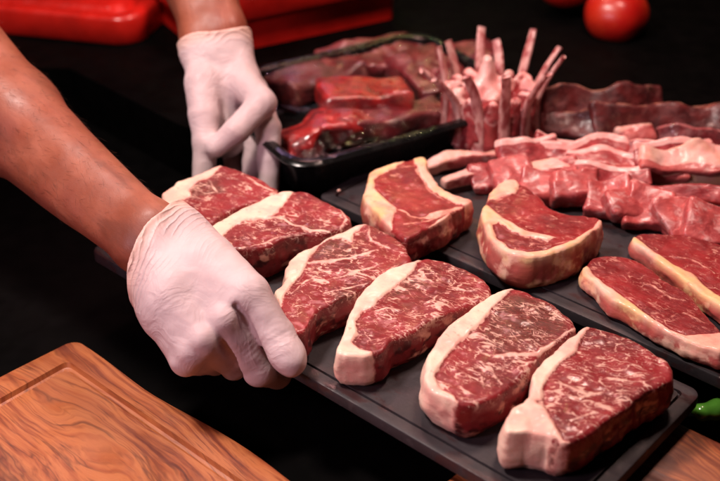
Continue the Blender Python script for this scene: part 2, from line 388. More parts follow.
STEAKS = [{'label': 'thick marbled steak at the far left end of the slate, under the far gloved fingers',
  'th': 0.034,
  'out': [(-0.1253, 0.0801), (-0.1133, 0.0713), (-0.0986, 0.0598), (-0.0837, 0.0429), (-0.0759, 0.0303), (-0.0847, 0.0195), (-0.1009, 0.0079), (-0.1142, -0.0035),
          (-0.1245, -0.0166), (-0.1346, -0.0285), (-0.1453, -0.0246), (-0.1558, -0.0126), (-0.165, -0.0024), (-0.1742, 0.0069), (-0.1804, 0.0185), (-0.1804, 0.0303),
          (-0.1703, 0.044), (-0.1584, 0.0569), (-0.1465, 0.0713), (-0.1364, 0.0801)],
  'fat': [[(-0.1292, 0.086), (-0.133, 0.0742), (-0.1368, 0.0638), (-0.1444, 0.0535), (-0.1534, 0.0435), (-0.1571, 0.0319), (-0.1538, 0.0217), (-0.1618, 0.0121),
           (-0.1663, -0.0024), (-0.1838, -0.0226), (-0.2024, 0.092)]],
  'seams': [([(-0.1065, 0.0569), (-0.0918, 0.0429), (-0.0775, 0.0303)], 0.0014), ([(-0.1529, 0.0347), (-0.141, 0.0249), (-0.1281, 0.0292)], 0.0008),
            ([(-0.1423, 0.0502), (-0.1369, 0.0401), (-0.1301, 0.0281)], 0.0022)],
  'dark': [[(-0.1589, 0.0401), (-0.1332, 0.0513), (-0.1228, 0.0292), (-0.1534, 0.0185)]],
  'blobs': [],
  'fatblobs': [],
  'fib': -25,
  'marb': 1.0,
  'kind': 'front'},
 {'label': 'marbled steak with a broad fat cap, second from the far left end of the slate',
  'th': 0.036,
  'out': [(-0.056, 0.0284), (-0.0424, 0.0214), (-0.0261, 0.0055), (-0.0142, -0.0084), (-0.0091, -0.0269), (-0.0188, -0.0406), (-0.0324, -0.0482), (-0.0473, -0.0492),
          (-0.0621, -0.052), (-0.0738, -0.0632), (-0.0856, -0.0687), (-0.1001, -0.071), (-0.1154, -0.065), (-0.1273, -0.0571), (-0.1324, -0.0454), (-0.1244, -0.0274),
          (-0.1084, -0.0084), (-0.0893, 0.0108), (-0.0717, 0.0241)],
  'fat': [[(-0.0536, 0.0355), (-0.0611, 0.0246), (-0.0656, 0.0097), (-0.0712, -0.0058), (-0.0756, -0.017), (-0.0842, -0.022), (-0.0968, -0.024), (-0.1086, -0.0338),
           (-0.1159, -0.0482), (-0.1189, -0.0641), (-0.1297, -0.0687), (-0.1517, -0.0687), (-0.1695, 0.059)]],
  'seams': [([(-0.0906, -0.022), (-0.0716, -0.02), (-0.0582, -0.0309), (-0.0414, -0.0415), (-0.0237, -0.0454)], 0.0026),
            ([(-0.1028, -0.0687), (-0.0835, -0.0641), (-0.0696, -0.051), (-0.0499, -0.0482)], 0.0012),
            ([(-0.0168, -0.0058), (-0.0115, -0.0235), (-0.0176, -0.0367)], 0.0012)],
  'dark': [],
  'blobs': [],
  'fatblobs': [],
  'fib': -20,
  'marb': 1.0,
  'kind': 'front'},
 {'label': 'large heavily marbled steak beside the thumb of the near glove',
  'th': 0.031,
  'out': [(0.0092, -0.022), (0.0188, -0.0322), (0.0304, -0.0441), (0.0382, -0.0592), (0.0429, -0.0777), (0.0315, -0.0903), (0.0164, -0.1058), (0.004, -0.1185),
          (-0.007, -0.1313), (-0.0199, -0.1416), (-0.0309, -0.1516), (-0.0366, -0.1611), (-0.0413, -0.1743), (-0.0493, -0.1823), (-0.0567, -0.1743), (-0.0614, -0.1545),
          (-0.0663, -0.1282), (-0.062, -0.1086), (-0.0597, -0.0903), (-0.0536, -0.0756), (-0.0403, -0.0583), (-0.0243, -0.0395), (-0.0077, -0.0257)],
  'fat': [[(0.0122, -0.0149), (0.0015, -0.0276), (-0.0052, -0.0377), (-0.007, -0.053), (-0.0147, -0.0459), (-0.0237, -0.0472), (-0.0345, -0.0583), (-0.0403, -0.0722),
           (-0.0438, -0.0882), (-0.0477, -0.1038), (-0.0558, -0.1205), (-0.0607, -0.1351), (-0.0612, -0.1472), (-0.067, -0.1509), (-0.0745, -0.1932), (-0.0896, 0.0019),
           (0.0124, 0.0019)]],
  'seams': [([(-0.0438, -0.0874), (-0.0279, -0.084), (-0.0074, -0.0764), (0.0159, -0.067)], 0.0015),
            ([(-0.0384, -0.1106), (-0.0139, -0.1046), (0.0087, -0.0924), (0.019, -0.084)], 0.0012), ([(-0.0268, -0.129), (-0.0093, -0.1213), (0.0074, -0.1118)], 0.0012),
            ([(-0.0551, -0.1321), (-0.0471, -0.1166), (-0.0385, -0.1086)], 0.0009), ([(0.0068, -0.0267), (0.009, -0.0494), (0.0253, -0.0627), (0.0412, -0.0735)], 0.0008),
            ([(-0.0075, -0.0539), (-0.0028, -0.0735)], 0.001)],
  'dark': [[(-0.0398, -0.0735), (-0.0265, -0.0485), (-0.0123, -0.0472), (-0.0039, -0.0713), (-0.0393, -0.0861)],
           [(-0.0224, -0.1302), (-0.007, -0.1224), (-0.0048, -0.1302), (-0.0178, -0.1397)]],
  'blobs': [],
  'fatblobs': [],
  'fib': -18,
  'marb': 1.0,
  'kind': 'front'},
 {'label': 'marbled steak with a white fat strip, third from the right end in the front row',
  'th': 0.03,
  'out': [(0.0527, -0.0748), (0.0656, -0.0767), (0.078, -0.0853), (0.0902, -0.0946), (0.1015, -0.1102), (0.1053, -0.1226), (0.1018, -0.1322), (0.0887, -0.1412),
          (0.0732, -0.1516), (0.0605, -0.1615), (0.048, -0.1708), (0.0381, -0.1807), (0.0261, -0.1892), (0.0189, -0.2006), (0.0084, -0.2081), (-0.0019, -0.211),
          (-0.0156, -0.2081), (-0.0181, -0.198), (-0.0126, -0.1799), (-0.0092, -0.1566), (-0.002, -0.1348), (0.0106, -0.1093), (0.0261, -0.0923), (0.042, -0.0805)],
  'fat': [[(0.0544, -0.0671), (0.0446, -0.0932), (0.0364, -0.107), (0.0241, -0.1239), (0.0137, -0.1373), (0.0121, -0.1458), (0.0029, -0.1525), (-0.0032, -0.166),
           (-0.0019, -0.1807), (-0.0059, -0.1904), (0.0004, -0.1991), (0.0085, -0.2036), (0.0106, -0.2183), (-0.0019, -0.2255), (-0.0282, -0.2464), (-0.0343, -0.0472),
           (0.0553, -0.0472)]],
  'seams': [([(0.0126, -0.1516), (0.0211, -0.1504), (0.0295, -0.1525)], 0.0007), ([(0.0438, -0.1002), (0.0561, -0.1093), (0.0731, -0.1182), (0.0926, -0.1248)], 0.0007)],
  'dark': [[(0.0359, -0.107), (0.0514, -0.1002), (0.0556, -0.1182), (0.0252, -0.1313)]],
  'blobs': [],
  'fatblobs': [],
  'fib': -22,
  'marb': 1.15,
  'kind': 'front'},
 {'label': 'dark marbled steak with a pale fat seam across its middle, beside the chunky fat-ended steak',
  'th': 0.033,
  'out': [(0.1258, -0.1236), (0.1382, -0.1327), (0.149, -0.1434), (0.1568, -0.1559), (0.1615, -0.1714), (0.1607, -0.182), (0.1471, -0.1956), (0.1334, -0.2105),
          (0.123, -0.2258), (0.109, -0.2433), (0.0976, -0.2535), (0.0852, -0.2622), (0.0699, -0.2654), (0.0574, -0.2582), (0.0483, -0.2477), (0.045, -0.2339),
          (0.0477, -0.216), (0.0569, -0.1936), (0.0687, -0.1742), (0.082, -0.1559), (0.0981, -0.1391), (0.1142, -0.1271)],
  'fat': [[(0.129, -0.1174), (0.1144, -0.1357), (0.1026, -0.1526), (0.0946, -0.1682), (0.0847, -0.1813), (0.0742, -0.1956), (0.065, -0.2105), (0.0566, -0.2261),
           (0.0533, -0.2357), (0.0558, -0.2467), (0.0652, -0.2562), (0.0694, -0.271), (0.0678, -0.2915), (0.0334, -0.2915), (0.0403, -0.1129), (0.1296, -0.1129)]],
  'seams': [([(0.1626, -0.1793), (0.145, -0.194), (0.1294, -0.2068), (0.1151, -0.2113), (0.1004, -0.2105)], 0.0022), ([(0.1618, -0.1722), (0.1531, -0.1641)], 0.001),
            ([(0.1457, -0.1975), (0.1266, -0.2186), (0.1146, -0.2251)], 0.0012), ([(0.0882, -0.2186), (0.0959, -0.2322), (0.0992, -0.2426)], 0.0008),
            ([(0.0741, -0.2251), (0.0847, -0.2322), (0.0875, -0.2494)], 0.0007)],
  'dark': [[(0.1207, -0.1349), (0.1374, -0.1391), (0.1561, -0.16), (0.156, -0.1761), (0.1286, -0.2039), (0.1018, -0.2076), (0.0898, -0.1898), (0.0995, -0.1621)]],
  'blobs': [],
  'fatblobs': [],
  'fib': -30,
  'marb': 1.25,
  'kind': 'front'},
 {'label': 'thick marbled steak with a chunky fat end at the near right end of the slate',
  'th': 0.034,
  'out': [(0.1749, -0.1769), (0.1906, -0.1859), (0.2092, -0.1981), (0.2201, -0.2134), (0.2239, -0.229), (0.2183, -0.2417), (0.2026, -0.2534), (0.186, -0.2677),
          (0.1684, -0.283), (0.1551, -0.2944), (0.1418, -0.3034), (0.1311, -0.3047), (0.1215, -0.2978), (0.1101, -0.2954), (0.0985, -0.2972), (0.097, -0.2902),
          (0.0988, -0.2805), (0.1074, -0.2685), (0.1169, -0.2572), (0.1237, -0.2378), (0.131, -0.2217), (0.1422, -0.2071), (0.1567, -0.1898), (0.1654, -0.1805)],
  'fat': [[(0.1775, -0.1697), (0.1665, -0.1898), (0.161, -0.2007), (0.1566, -0.2113), (0.1451, -0.2217), (0.1334, -0.237), (0.1273, -0.2534), (0.1258, -0.2677),
           (0.1288, -0.2838), (0.1318, -0.2954), (0.1338, -0.3023), (0.1426, -0.3054), (0.138, -0.34), (0.082, -0.34), (0.1004, -0.1557), (0.18, -0.1557)]],
  'seams': [([(0.137, -0.2417), (0.1461, -0.2476), (0.1591, -0.2583), (0.171, -0.2542)], 0.0011), ([(0.1424, -0.2553), (0.1501, -0.261), (0.1615, -0.2591)], 0.0009),
            ([(0.175, -0.2398), (0.1918, -0.2437), (0.2132, -0.2378)], 0.0009), ([(0.1428, -0.283), (0.1609, -0.2758), (0.1698, -0.2794)], 0.0008)],
  'dark': [],
  'blobs': [((0.1276, -0.3047), 0.004), ((0.1237, -0.2655), 0.0022)],
  'fatblobs': [],
  'fib': -14,
  'marb': 1.25,
  'kind': 'front'},
 {'label': 'rib steak with a curved pale bone along its edge, standing alone',
  'th': 0.032,
  'out': [(0.0546, 0.0985), (0.0618, 0.0994), (0.0656, 0.0752), (0.0719, 0.0527), (0.0833, 0.0332), (0.0951, 0.0226), (0.1023, 0.0167), (0.0936, 0.0044),
          (0.0814, -0.0089), (0.0699, -0.0218), (0.0588, -0.0334), (0.0474, -0.0447), (0.0394, -0.0499), (0.0318, -0.0402), (0.0252, -0.0257), (0.0155, -0.0049),
          (0.0065, 0.0113), (0.003, 0.028), (0.006, 0.0518), (0.0105, 0.072), (0.0233, 0.0844), (0.0367, 0.0914), (0.0474, 0.0956)],
  'fat': [[(0.0516, 0.1047), (0.0353, 0.0807), (0.0208, 0.0683), (0.0135, 0.0518), (0.0129, 0.0379), (0.0221, 0.0209), (0.0331, 0.0044), (0.0295, -0.0148),
           (0.0271, -0.0322), (0.0334, -0.0528), (0.0107, -0.0815), (-0.0083, -0.0815), (-0.0098, 0.1168), (0.0521, 0.1168)],
          [(0.0564, -0.0424), (0.06, -0.0296), (0.0807, -0.0049), (0.083, -0.0148), (0.0667, -0.0341)],
          [(0.0508, 0.1023), (0.0524, 0.0881), (0.0555, 0.0697), (0.0601, 0.0518), (0.0651, 0.0379), (0.0735, 0.0268), (0.0823, 0.0184), (0.092, 0.0093), (0.103, 0.0052),
           (0.1073, 0.0196), (0.084, 0.0431), (0.0734, 0.0607), (0.0671, 0.0834), (0.0651, 0.1071)]],
  'seams': [([(0.032, 0.002), (0.0439, -0.0089), (0.0598, -0.014), (0.0789, -0.0009), (0.094, 0.0093)], 0.0028),
            ([(0.054, 0.0742), (0.0608, 0.0439), (0.0703, 0.0259), (0.0821, 0.0151)], 0.0009), ([(0.0392, -0.0265), (0.0575, -0.0195), (0.0765, -0.0069)], 0.001)],
  'dark': [],
  'blobs': [],
  'fatblobs': [],
  'fib': -30,
  'marb': 0.6,
  'kind': 'back'},
 {'label': 'tall rib steak with a rounded pale fat knob and a yellowish fat rim',
  'th': 0.034,
  'out': [(0.1259, 0.0429), (0.1403, 0.0528), (0.1501, 0.0439), (0.1603, 0.0302), (0.1664, 0.0149), (0.1686, 0.0055), (0.1775, -0.0051), (0.1891, -0.0114),
          (0.2024, -0.0141), (0.2134, -0.0194), (0.2092, -0.0335), (0.1967, -0.0468), (0.1854, -0.0605), (0.1707, -0.0704), (0.1544, -0.0776), (0.1387, -0.0816),
          (0.1264, -0.0764), (0.1168, -0.0651), (0.1113, -0.0539), (0.1077, -0.0412), (0.1057, -0.0194), (0.1081, -0.006), (0.1136, 0.0102), (0.1176, 0.0268)],
  'fat': [[(0.114, 0.0078), (0.1208, -0.006), (0.1303, -0.0239), (0.142, -0.0391), (0.1671, -0.0506), (0.1597, -0.056), (0.1385, -0.0489), (0.1285, -0.0391),
           (0.1209, -0.0261), (0.1148, -0.0304), (0.1164, -0.0476), (0.1254, -0.0663), (0.1398, -0.0736), (0.1577, -0.0696), (0.182, -0.0547), (0.201, -0.0348),
           (0.2106, -0.0194), (0.2234, -0.0239), (0.1933, -0.1352), (0.0867, -0.1352), (0.0991, 0.0102)],
          [(0.1112, 0.0149), (0.1164, 0.0316), (0.1322, 0.0564), (0.145, 0.0614), (0.1474, 0.0414), (0.1424, 0.0244), (0.1221, 0.0182)]],
  'seams': [([(0.1632, 0.0172), (0.1722, -0.0014), (0.1894, -0.0096), (0.2069, -0.015)], 0.0015),
            ([(0.125, -0.0304), (0.1427, -0.0506), (0.1633, -0.0614), (0.1823, -0.0531)], 0.0009)],
  'dark': [],
  'blobs': [],
  'fatblobs': [],
  'fib': -15,
  'marb': 0.65,
  'kind': 'back'},
 {'label': 'long bright red strip steak with a fat edge nearest the front of the rear slate',
  'th': 0.018,
  'out': [(0.2002, -0.0549), (0.2181, -0.0506), (0.2365, -0.0585), (0.2452, -0.0704), (0.2548, -0.0895), (0.2671, -0.1066), (0.2739, -0.1323), (0.2784, -0.1545),
          (0.2811, -0.1725), (0.2739, -0.1891), (0.2644, -0.1871), (0.2541, -0.1784), (0.2398, -0.1641), (0.2256, -0.1466), (0.2113, -0.1268), (0.1984, -0.1099),
          (0.1919, -0.093), (0.1868, -0.0765), (0.1913, -0.0663)],
  'fat': [[(0.1907, -0.0601), (0.1955, -0.0806), (0.2011, -0.0954), (0.2135, -0.1156), (0.227, -0.1404), (0.2408, -0.1598), (0.2521, -0.1662), (0.2653, -0.1649),
           (0.2812, -0.1632), (0.275, -0.2282), (0.1449, -0.2282), (0.1708, -0.0601)]],
  'seams': [([(0.245, -0.1422), (0.2593, -0.1377), (0.2715, -0.151)], 0.0008), ([(0.2369, -0.0954), (0.2516, -0.1146), (0.2639, -0.1193)], 0.0006)],
  'dark': [],
  'blobs': [],
  'fatblobs': [],
  'fib': -40,
  'marb': 0.7,
  'kind': 'back'},
 {'label': 'red strip steak with a fat edge running off at the right edge',
  'th': 0.018,
  'out': [(0.2416, -0.0235), (0.2501, -0.0156), (0.2663, -0.0156), (0.289, -0.0196), (0.3071, -0.029), (0.3239, -0.0415), (0.3413, -0.0601), (0.3501, -0.0856),
          (0.3446, -0.1193), (0.3261, -0.1598), (0.3137, -0.1662), (0.3018, -0.1545), (0.2882, -0.1295), (0.2754, -0.1061), (0.2649, -0.0821), (0.2551, -0.0643),
          (0.2459, -0.0442), (0.2402, -0.0345)],
  'fat': [[(0.241, -0.0168), (0.2489, -0.0345), (0.2554, -0.0506), (0.268, -0.0694), (0.2786, -0.0831), (0.283, -0.0979), (0.2917, -0.117), (0.3061, -0.1399),
           (0.3223, -0.1554), (0.335, -0.1641), (0.3161, -0.2206), (0.1461, -0.2206), (0.1775, -0.0168)]],
  'seams': [([(0.2658, -0.0549), (0.2845, -0.0601), (0.2987, -0.0806)], 0.0006)],
  'dark': [],
  'blobs': [],
  'fatblobs': [],
  'fib': -40,
  'marb': 0.55,
  'kind': 'back'}]

# ================================================================== materials
M_STEAK = meat_mat('marbled_beef', red=(.25, .019, .023), deep=(.120, .008, .010), brown=(.095, .026, .018), marble=1.2, scale=1.25, wred=(.60, .74))
M_BACK = meat_mat('rib_beef', red=(.285, .021, .023), deep=(.150, .010, .012), brown=(.14, .02, .018), marble=.9, scale=1.15, yellow=.85,
                  fat=(.80, .50, .38), fat2=(.74, .27, .21), wred=(.38, .52))
M_LAMB = lump_mat('lamb', red=(.38, .05, .052), deep=(.19, .016, .021), pale=(.80, .48, .44), amount=.8, rough=.42, wet=.25, stripe=(.6, 1.2, 1.0))
M_DICE = lump_mat('diced_meat', red=(.48, .085, .080), deep=(.30, .036, .040), pale=(.76, .38, .36), amount=.85, scale=1.3, rough=.42, wet=.3)
M_PALE = lump_mat('pale_cut', red=(.48, .11, .10), deep=(.32, .045, .045), pale=(.76, .45, .40), amount=.7, yellow=.2, rough=.42, wet=.25, stripe=(.7, 1.3, 1.0))
M_FATSLAB = lump_mat('fat_slab', red=(.50, .14, .12), deep=(.36, .07, .06), pale=(.80, .52, .40), amount=.5, yellow=.9, rough=.45, wet=.2)
M_DARK = lump_mat('dark_beef', red=(.11, .012, .012), deep=(.045, .005, .006), pale=(.30, .13, .09), amount=.4, rough=.5, wet=.12)
M_PACK = lump_mat('packed_beef', red=(.34, .014, .012), deep=(.11, .007, .010), pale=(.50, .17, .15), amount=.3, wet=.7)
M_DULL = lump_mat('dull_beef', red=(.16, .016, .02), deep=(.07, .007, .010), pale=(.36, .13, .13), amount=.5, wet=.4)
def bone_mat():
    t = NT('rib_bone'); p = t.seed(t.obj())
    c = t.mix(t.step(t.noise(t.vmath('MULTIPLY', p, (1, 1, .35)), 150, 4, .6), .36, .62), (.30, .055, .055), (.60, .34, .31))
    c = t.mix(t.step(t.noise(p, 60, 2), .5, .7, 0, .5), c, (.44, .15, .16))
    t.bsdf(Base_Color=c, Roughness=.42, Coat_Weight=.25, Coat_Roughness=.2, Normal=t.bump(t.noise(t.vmath('MULTIPLY', p, (1, 1, .3)), 420, 3), .5, .0008))
    return t.m
M_BONE = bone_mat()

def slate_mat():
    t = NT('slate'); p = t.seed(t.obj())
    n = t.noise(p, 14, 5, .65); f = t.noise(p, 420, 3)
    sc = t.noise(t.vmath('MULTIPLY', p, (1, 9, 1)), 90, 3)
    c = t.mix(t.step(n, .3, .7), (.016, .0135, .016), (.032, .026, .031))
    c = t.mix(t.math('MULTIPLY', t.step(sc, .58, .72), .35), c, (.066, .056, .062))
    c = t.mix(t.math('MULTIPLY', t.step(t.noise(p, 50, 4), .60, .68), .5), c, (.022, .018, .022))
    sme = t.step(t.noise(t.vmath('MULTIPLY', p, (1, 1.8, 1)), 30, 5, .62, .5), .52, .68)
    c = t.mix(t.math('MULTIPLY', sme, .6), c, (.042, .012, .011))
    scr = t.step(t.noise(t.vmath('MULTIPLY', t.vmath('ADD', p, t.vmath('SCALE', t.noise(p, 9, 1, out=1))), (14, 900, 10)), 1.0, 2), .70, .76)
    c = t.mix(t.math('MULTIPLY', scr, .30), c, (.11, .10, .105))
    r = t.math('SUBTRACT', t.step(t.noise(p, 34, 4), .3, .72, .44, .68), t.math('MULTIPLY', sme, .24))
    nb = t.bump(t.math('ADD', t.math('MULTIPLY', n, 1.5), t.math('MULTIPLY', f, .5)), .35, .0008)
    t.bsdf(Base_Color=c, Roughness=r, Normal=nb, Specular_IOR_Level=.4)
    return t.m
M_SLATE = slate_mat()

def wood_mat(name, tint=1.0, rough=.42):
    t = NT(name); p = t.seed(t.obj())
    q = t.vmath('MULTIPLY', p, (.42, 1.0, 1.0))
    w1 = t.vmath('SCALE', t.vmath('SUBTRACT', t.noise(q, 7, 2, .5, out=1), (.5, .5, .5))); w1.node.inputs['Scale'].default_value = .20
    w2 = t.vmath('SCALE', t.vmath('SUBTRACT', t.noise(q, 34, 3, .55, out=1), (.5, .5, .5))); w2.node.inputs['Scale'].default_value = .016
    g = t.vmath('ADD', t.vmath('ADD', q, w1), w2)
    y = t.sep(g)[1]
    rings = t.noise(t.comb(t.math('MULTIPLY', t.sep(g)[0], .16), y, 0.0), 48, 5, .66)
    thin = t.noise(t.comb(t.math('MULTIPLY', t.sep(g)[0], .25), y, .7), 210, 3, .6)
    base = t.ramp(rings, [(.24, (.07, .014, .007)), (.37, (.20, .045, .018)), (.46, (.44, .145, .050)), (.54, (.58, .235, .085)), (.61, (.30, .080, .030)), (.66, (.46, .165, .06)), (.76, (.54, .21, .08))])
    c = t.mix(t.step(thin, .50, .72, 0, .65), base, (.15, .036, .016))
    heart = t.math('MULTIPLY', t.step(t.noise(t.vmath('ADD', q, (1.3, .4, 0)), 9, 4, .6, 1.0), .47, .60), t.step(rings, .36, .58, 1.0, .35))
    line = t.math('SUBTRACT', 1.0, t.math('DIVIDE', t.math('ABSOLUTE', t.math('SUBTRACT', t.noise(t.comb(t.math('MULTIPLY', t.sep(g)[0], .16), y, .3), 26, 4, .66), .52)), .018, clamp=True), clamp=True)
    c = t.mix(t.math('MULTIPLY', line, .6), c, (.065, .014, .008))
    c = t.mix(t.math('MULTIPLY', heart, .80), c, (.115, .024, .015))
    pores = t.noise(t.vmath('MULTIPLY', p, (40, 420, 100)), 1.0, 2)
    c = t.mix(t.step(pores, .62, .75, 0, .35), c, (.12, .04, .02))
    if tint != 1.0: c = t.mix(1.0, c, (tint, tint * .82, tint * .74), 'MULTIPLY')
    nb = t.bump(t.math('ADD', pores, t.math('MULTIPLY', rings, .6)), .18, .0006)
    t.bsdf(Base_Color=c, Roughness=t.step(t.noise(p, 25, 3), .3, .7, rough - .08, rough + .12), Normal=nb, Coat_Weight=.12, Coat_Roughness=.35)
    return t.m
M_WOOD = wood_mat('olive_wood', .72)
M_WOOD2 = wood_mat('olive_wood_block', .70)

def skin_mat():
    t = NT('skin'); p = t.obj()
    c = t.mix(t.step(t.noise(p, 26, 4), .3, .7), (.205, .052, .026), (.28, .083, .045))
    c = t.mix(t.step(t.noise(p, 11, 2), .45, .7, 0, .6), c, (.21, .046, .030))
    c = t.mix(t.step(t.noise(p, 210, 3), .60, .74, 0, .35), c, (.15, .045, .026))
    c = t.mix(t.step(t.voro(p, 34), .03, .055, .35, 0), c, (.14, .04, .024))
    v = t.comb(t.math('MULTIPLY', t.attr('al'), 7), t.math('MULTIPLY', t.attr('cr'), 34), 0.0)
    st = t.noise(v, 1.0, 4, .6, .4)
    c = t.mix(t.step(st, .50, .68, 0, .6), c, (.095, .025, .014))
    c = t.mix(t.step(st, .47, .30, 0, .55), c, (.43, .145, .086))
    hs = t.noise(t.comb(t.math('MULTIPLY', t.attr('al'), 130), t.math('MULTIPLY', t.attr('cr'), 620), 1.0), 1.0, 2)
    c = t.mix(t.step(hs, .58, .74, 0, .30), c, (.10, .030, .017))
    h = t.math('ADD', t.math('ADD', t.math('MULTIPLY', t.noise(p, 45, 3), .8), t.math('MULTIPLY', st, 1.2)), t.math('MULTIPLY', t.voro(p, 1000), .12))
    nb = t.bump(h, .4, .0012)
    t.bsdf(Base_Color=c, Roughness=t.step(t.noise(p, 60, 3), .3, .7, .43, .58), Normal=nb, Subsurface_Weight=.15, Subsurface_Radius=(.008, .003, .0015), Subsurface_Scale=1.0, Specular_IOR_Level=.45)
    return t.m
M_SKIN = skin_mat()

def glove_mat():
    t = NT('latex_glove'); p = t.obj()
    c = t.mix(t.step(t.noise(p, 20, 4), .3, .7), (.48, .365, .375), (.57, .455, .46))
    c = t.mix(t.math('MULTIPLY', t.attr('cuff'), .55), c, (.74, .46, .34))
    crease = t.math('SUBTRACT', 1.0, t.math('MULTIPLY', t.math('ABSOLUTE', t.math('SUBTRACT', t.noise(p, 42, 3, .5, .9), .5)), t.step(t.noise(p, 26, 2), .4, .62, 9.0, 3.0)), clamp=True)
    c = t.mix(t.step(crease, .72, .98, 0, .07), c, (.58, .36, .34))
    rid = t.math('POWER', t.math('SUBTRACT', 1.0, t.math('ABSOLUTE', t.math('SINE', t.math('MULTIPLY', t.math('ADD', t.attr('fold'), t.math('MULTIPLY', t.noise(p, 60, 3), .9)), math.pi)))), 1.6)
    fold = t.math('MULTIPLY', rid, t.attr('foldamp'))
    c = t.mix(t.math('MULTIPLY', t.math('SUBTRACT', t.attr('foldamp'), fold), .30, clamp=True), c, (.52, .30, .27))  # hollows between the cuff folds tinted darker: crease shade painted into the colour
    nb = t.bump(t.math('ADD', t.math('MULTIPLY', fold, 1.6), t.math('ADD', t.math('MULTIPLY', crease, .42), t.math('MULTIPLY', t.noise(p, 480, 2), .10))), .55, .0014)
    t.bsdf(Base_Color=c, Roughness=t.step(t.noise(p, 40, 3), .3, .7, .44, .58), Normal=nb, Subsurface_Weight=.12, Subsurface_Radius=(.008, .0035, .003), Subsurface_Scale=1.0, Specular_IOR_Level=.28)
    return t.m
M_GLOVE = glove_mat()
M_RED = plain('red_plastic', (.56, .014, .009), .33, var=.12, bump=.12, bscale=120, coat=.15)
M_BLACK = plain('black_plastic', (.004, .004, .0042), .25, spec=.3, var=.3, bump=.05)
M_COUNTER = plain('dark_counter', (.0012, .001, .001), .6, spec=.04, var=.4, bump=.1)
M_WALL = plain('dark_wall', (.0015, .0013, .0013), .85, spec=.03)

def tomato_mat():
    t = NT('tomato_skin'); p = t.seed(t.obj())
    c = t.mix(t.step(t.noise(p, 26, 3), .35, .7), (.42, .008, .006), (.50, .028, .009))
    c = t.mix(t.step(t.noise(p, 320, 2), .66, .74, 0, .5), c, (.70, .22, .05))
    t.bsdf(Base_Color=c, Roughness=.33, Coat_Weight=.1, Coat_Roughness=.15, Subsurface_Weight=.1, Subsurface_Radius=(.01, .002, .001), Subsurface_Scale=1.0)
    return t.m
M_TOM = tomato_mat()
M_GREEN = plain('pepper_skin', (.07, .23, .025), .2, var=.3, coat=.5)
M_STALK = plain('green_stalk', (.05, .11, .02), .5, var=.3)

def film_mat():
    t = NT('clear_film'); p = t.obj()
    tr = t.n('BsdfTransparent'); gl = t.n('BsdfGlossy'); mx = t.n('MixShader')
    w = t.noise(t.vmath('MULTIPLY', p, (1, 1.6, 1)), 26, 3, .5, 1.8)
    nb = t.bump(t.math('ADD', w, t.math('MULTIPLY', t.noise(p, 95, 2, .5, 1.5), .22)), .6, .005)
    gl.inputs['Roughness'].default_value = .035
    gl.inputs['Color'].default_value = (1, 1, 1, 1)
    t.set(gl.inputs['Normal'], nb)
    fr = t.n('Fresnel'); fr.inputs['IOR'].default_value = 1.45; t.set(fr.inputs['Normal'], nb)
    t.set(mx.inputs[0], t.math('MULTIPLY', fr.outputs[0], .32)); t.t.links.new(tr.outputs[0], mx.inputs[1]); t.t.links.new(gl.outputs[0], mx.inputs[2])
    t.t.links.new(mx.outputs[0], t.out.inputs[0])
    return t.m
M_FILM = film_mat()

# ================================================================== slates and boards
YAW = R(-41.5)
U = np.array([math.cos(YAW), math.sin(YAW)]); V2 = np.array([-U[1], U[0]])

def rrect(hx, hy, r, side=44, arc=9):
    pts = []
    for cx, cy, a0 in ((hx - r, hy - r, 0), (-hx + r, hy - r, 90), (-hx + r, -hy + r, 180), (hx - r, -hy + r, 270)):
        for k in range(arc):
            a = R(a0 + 90 * k / (arc - 1))
            pts.append((cx + r * math.cos(a), cy + r * math.sin(a)))
        nx = {0: (-hx + r, hy), 90: (-hx, -hy + r), 180: (hx - r, -hy), 270: (hx, hy - r)}[a0]
        x0, y0 = pts[-1]
        for k in range(1, side):
            f = k / side
            pts.append((x0 + (nx[0] - x0) * f, y0 + (nx[1] - y0) * f))
    return np.array(pts)

def board(name, center, hx, hy, r, z0, z1, mat, lip, groove_w, groove_d, edge=.0015, wave=None, rim_in=0.0, yaw=YAW, corner_in=.004):
    """loops from the underside up over the edge, the rim, the juice groove and in to the middle"""
    prof = [(.002, z0), (0, z0 + .002), (0, z1 - edge), (edge * .35, z1 - edge * .3), (edge * 1.2, z1), (lip * .5, z1), (lip, z1),
            (lip + groove_w * .2, z1 - groove_d * .8), (lip + groove_w * .5, z1 - groove_d), (lip + groove_w * .8, z1 - groove_d * .8), (lip + groove_w, z1 - rim_in),
            (lip + groove_w + .012, z1 - rim_in)]
    V, n = [], None
    for ins, z in prof:
        rr = max(corner_in, r - ins)
        L = rrect(hx - ins, hy - ins, rr)
        if wave is not None and ins <= edge * 1.3:
            L = wave(L)
        n = len(L)
        V += [(x, y, z) for x, y in L]
    F = ring_faces(len(prof), n)
    F = [f[::-1] for f in F]
    b = len(V); V.append((0, 0, z0)); V.append((0, 0, z1 - rim_in))
    last = (len(prof) - 1) * n
    for i in range(n):
        j = (i + 1) % n
        F.append((b, j, i)); F.append((b + 1, last + i, last + j))
    V = np.array(V)
    c, s = math.cos(yaw), math.sin(yaw)
    W = np.stack([V[:, 0] * c - V[:, 1] * s + center[0], V[:, 0] * s + V[:, 1] * c + center[1], V[:, 2]], 1)
    F = [tuple(reversed(f)) for f in F]
    return mesh_obj(name, W, F, mat, loc=(center[0], center[1], z0), rotz=yaw, smooth=False)

def smooth_by_angle(o, ang=35):
    me = o.data
    me.polygons.foreach_set('use_smooth', [True] * len(me.polygons))
    me.set_sharp_from_angle(angle=R(ang))
    return o

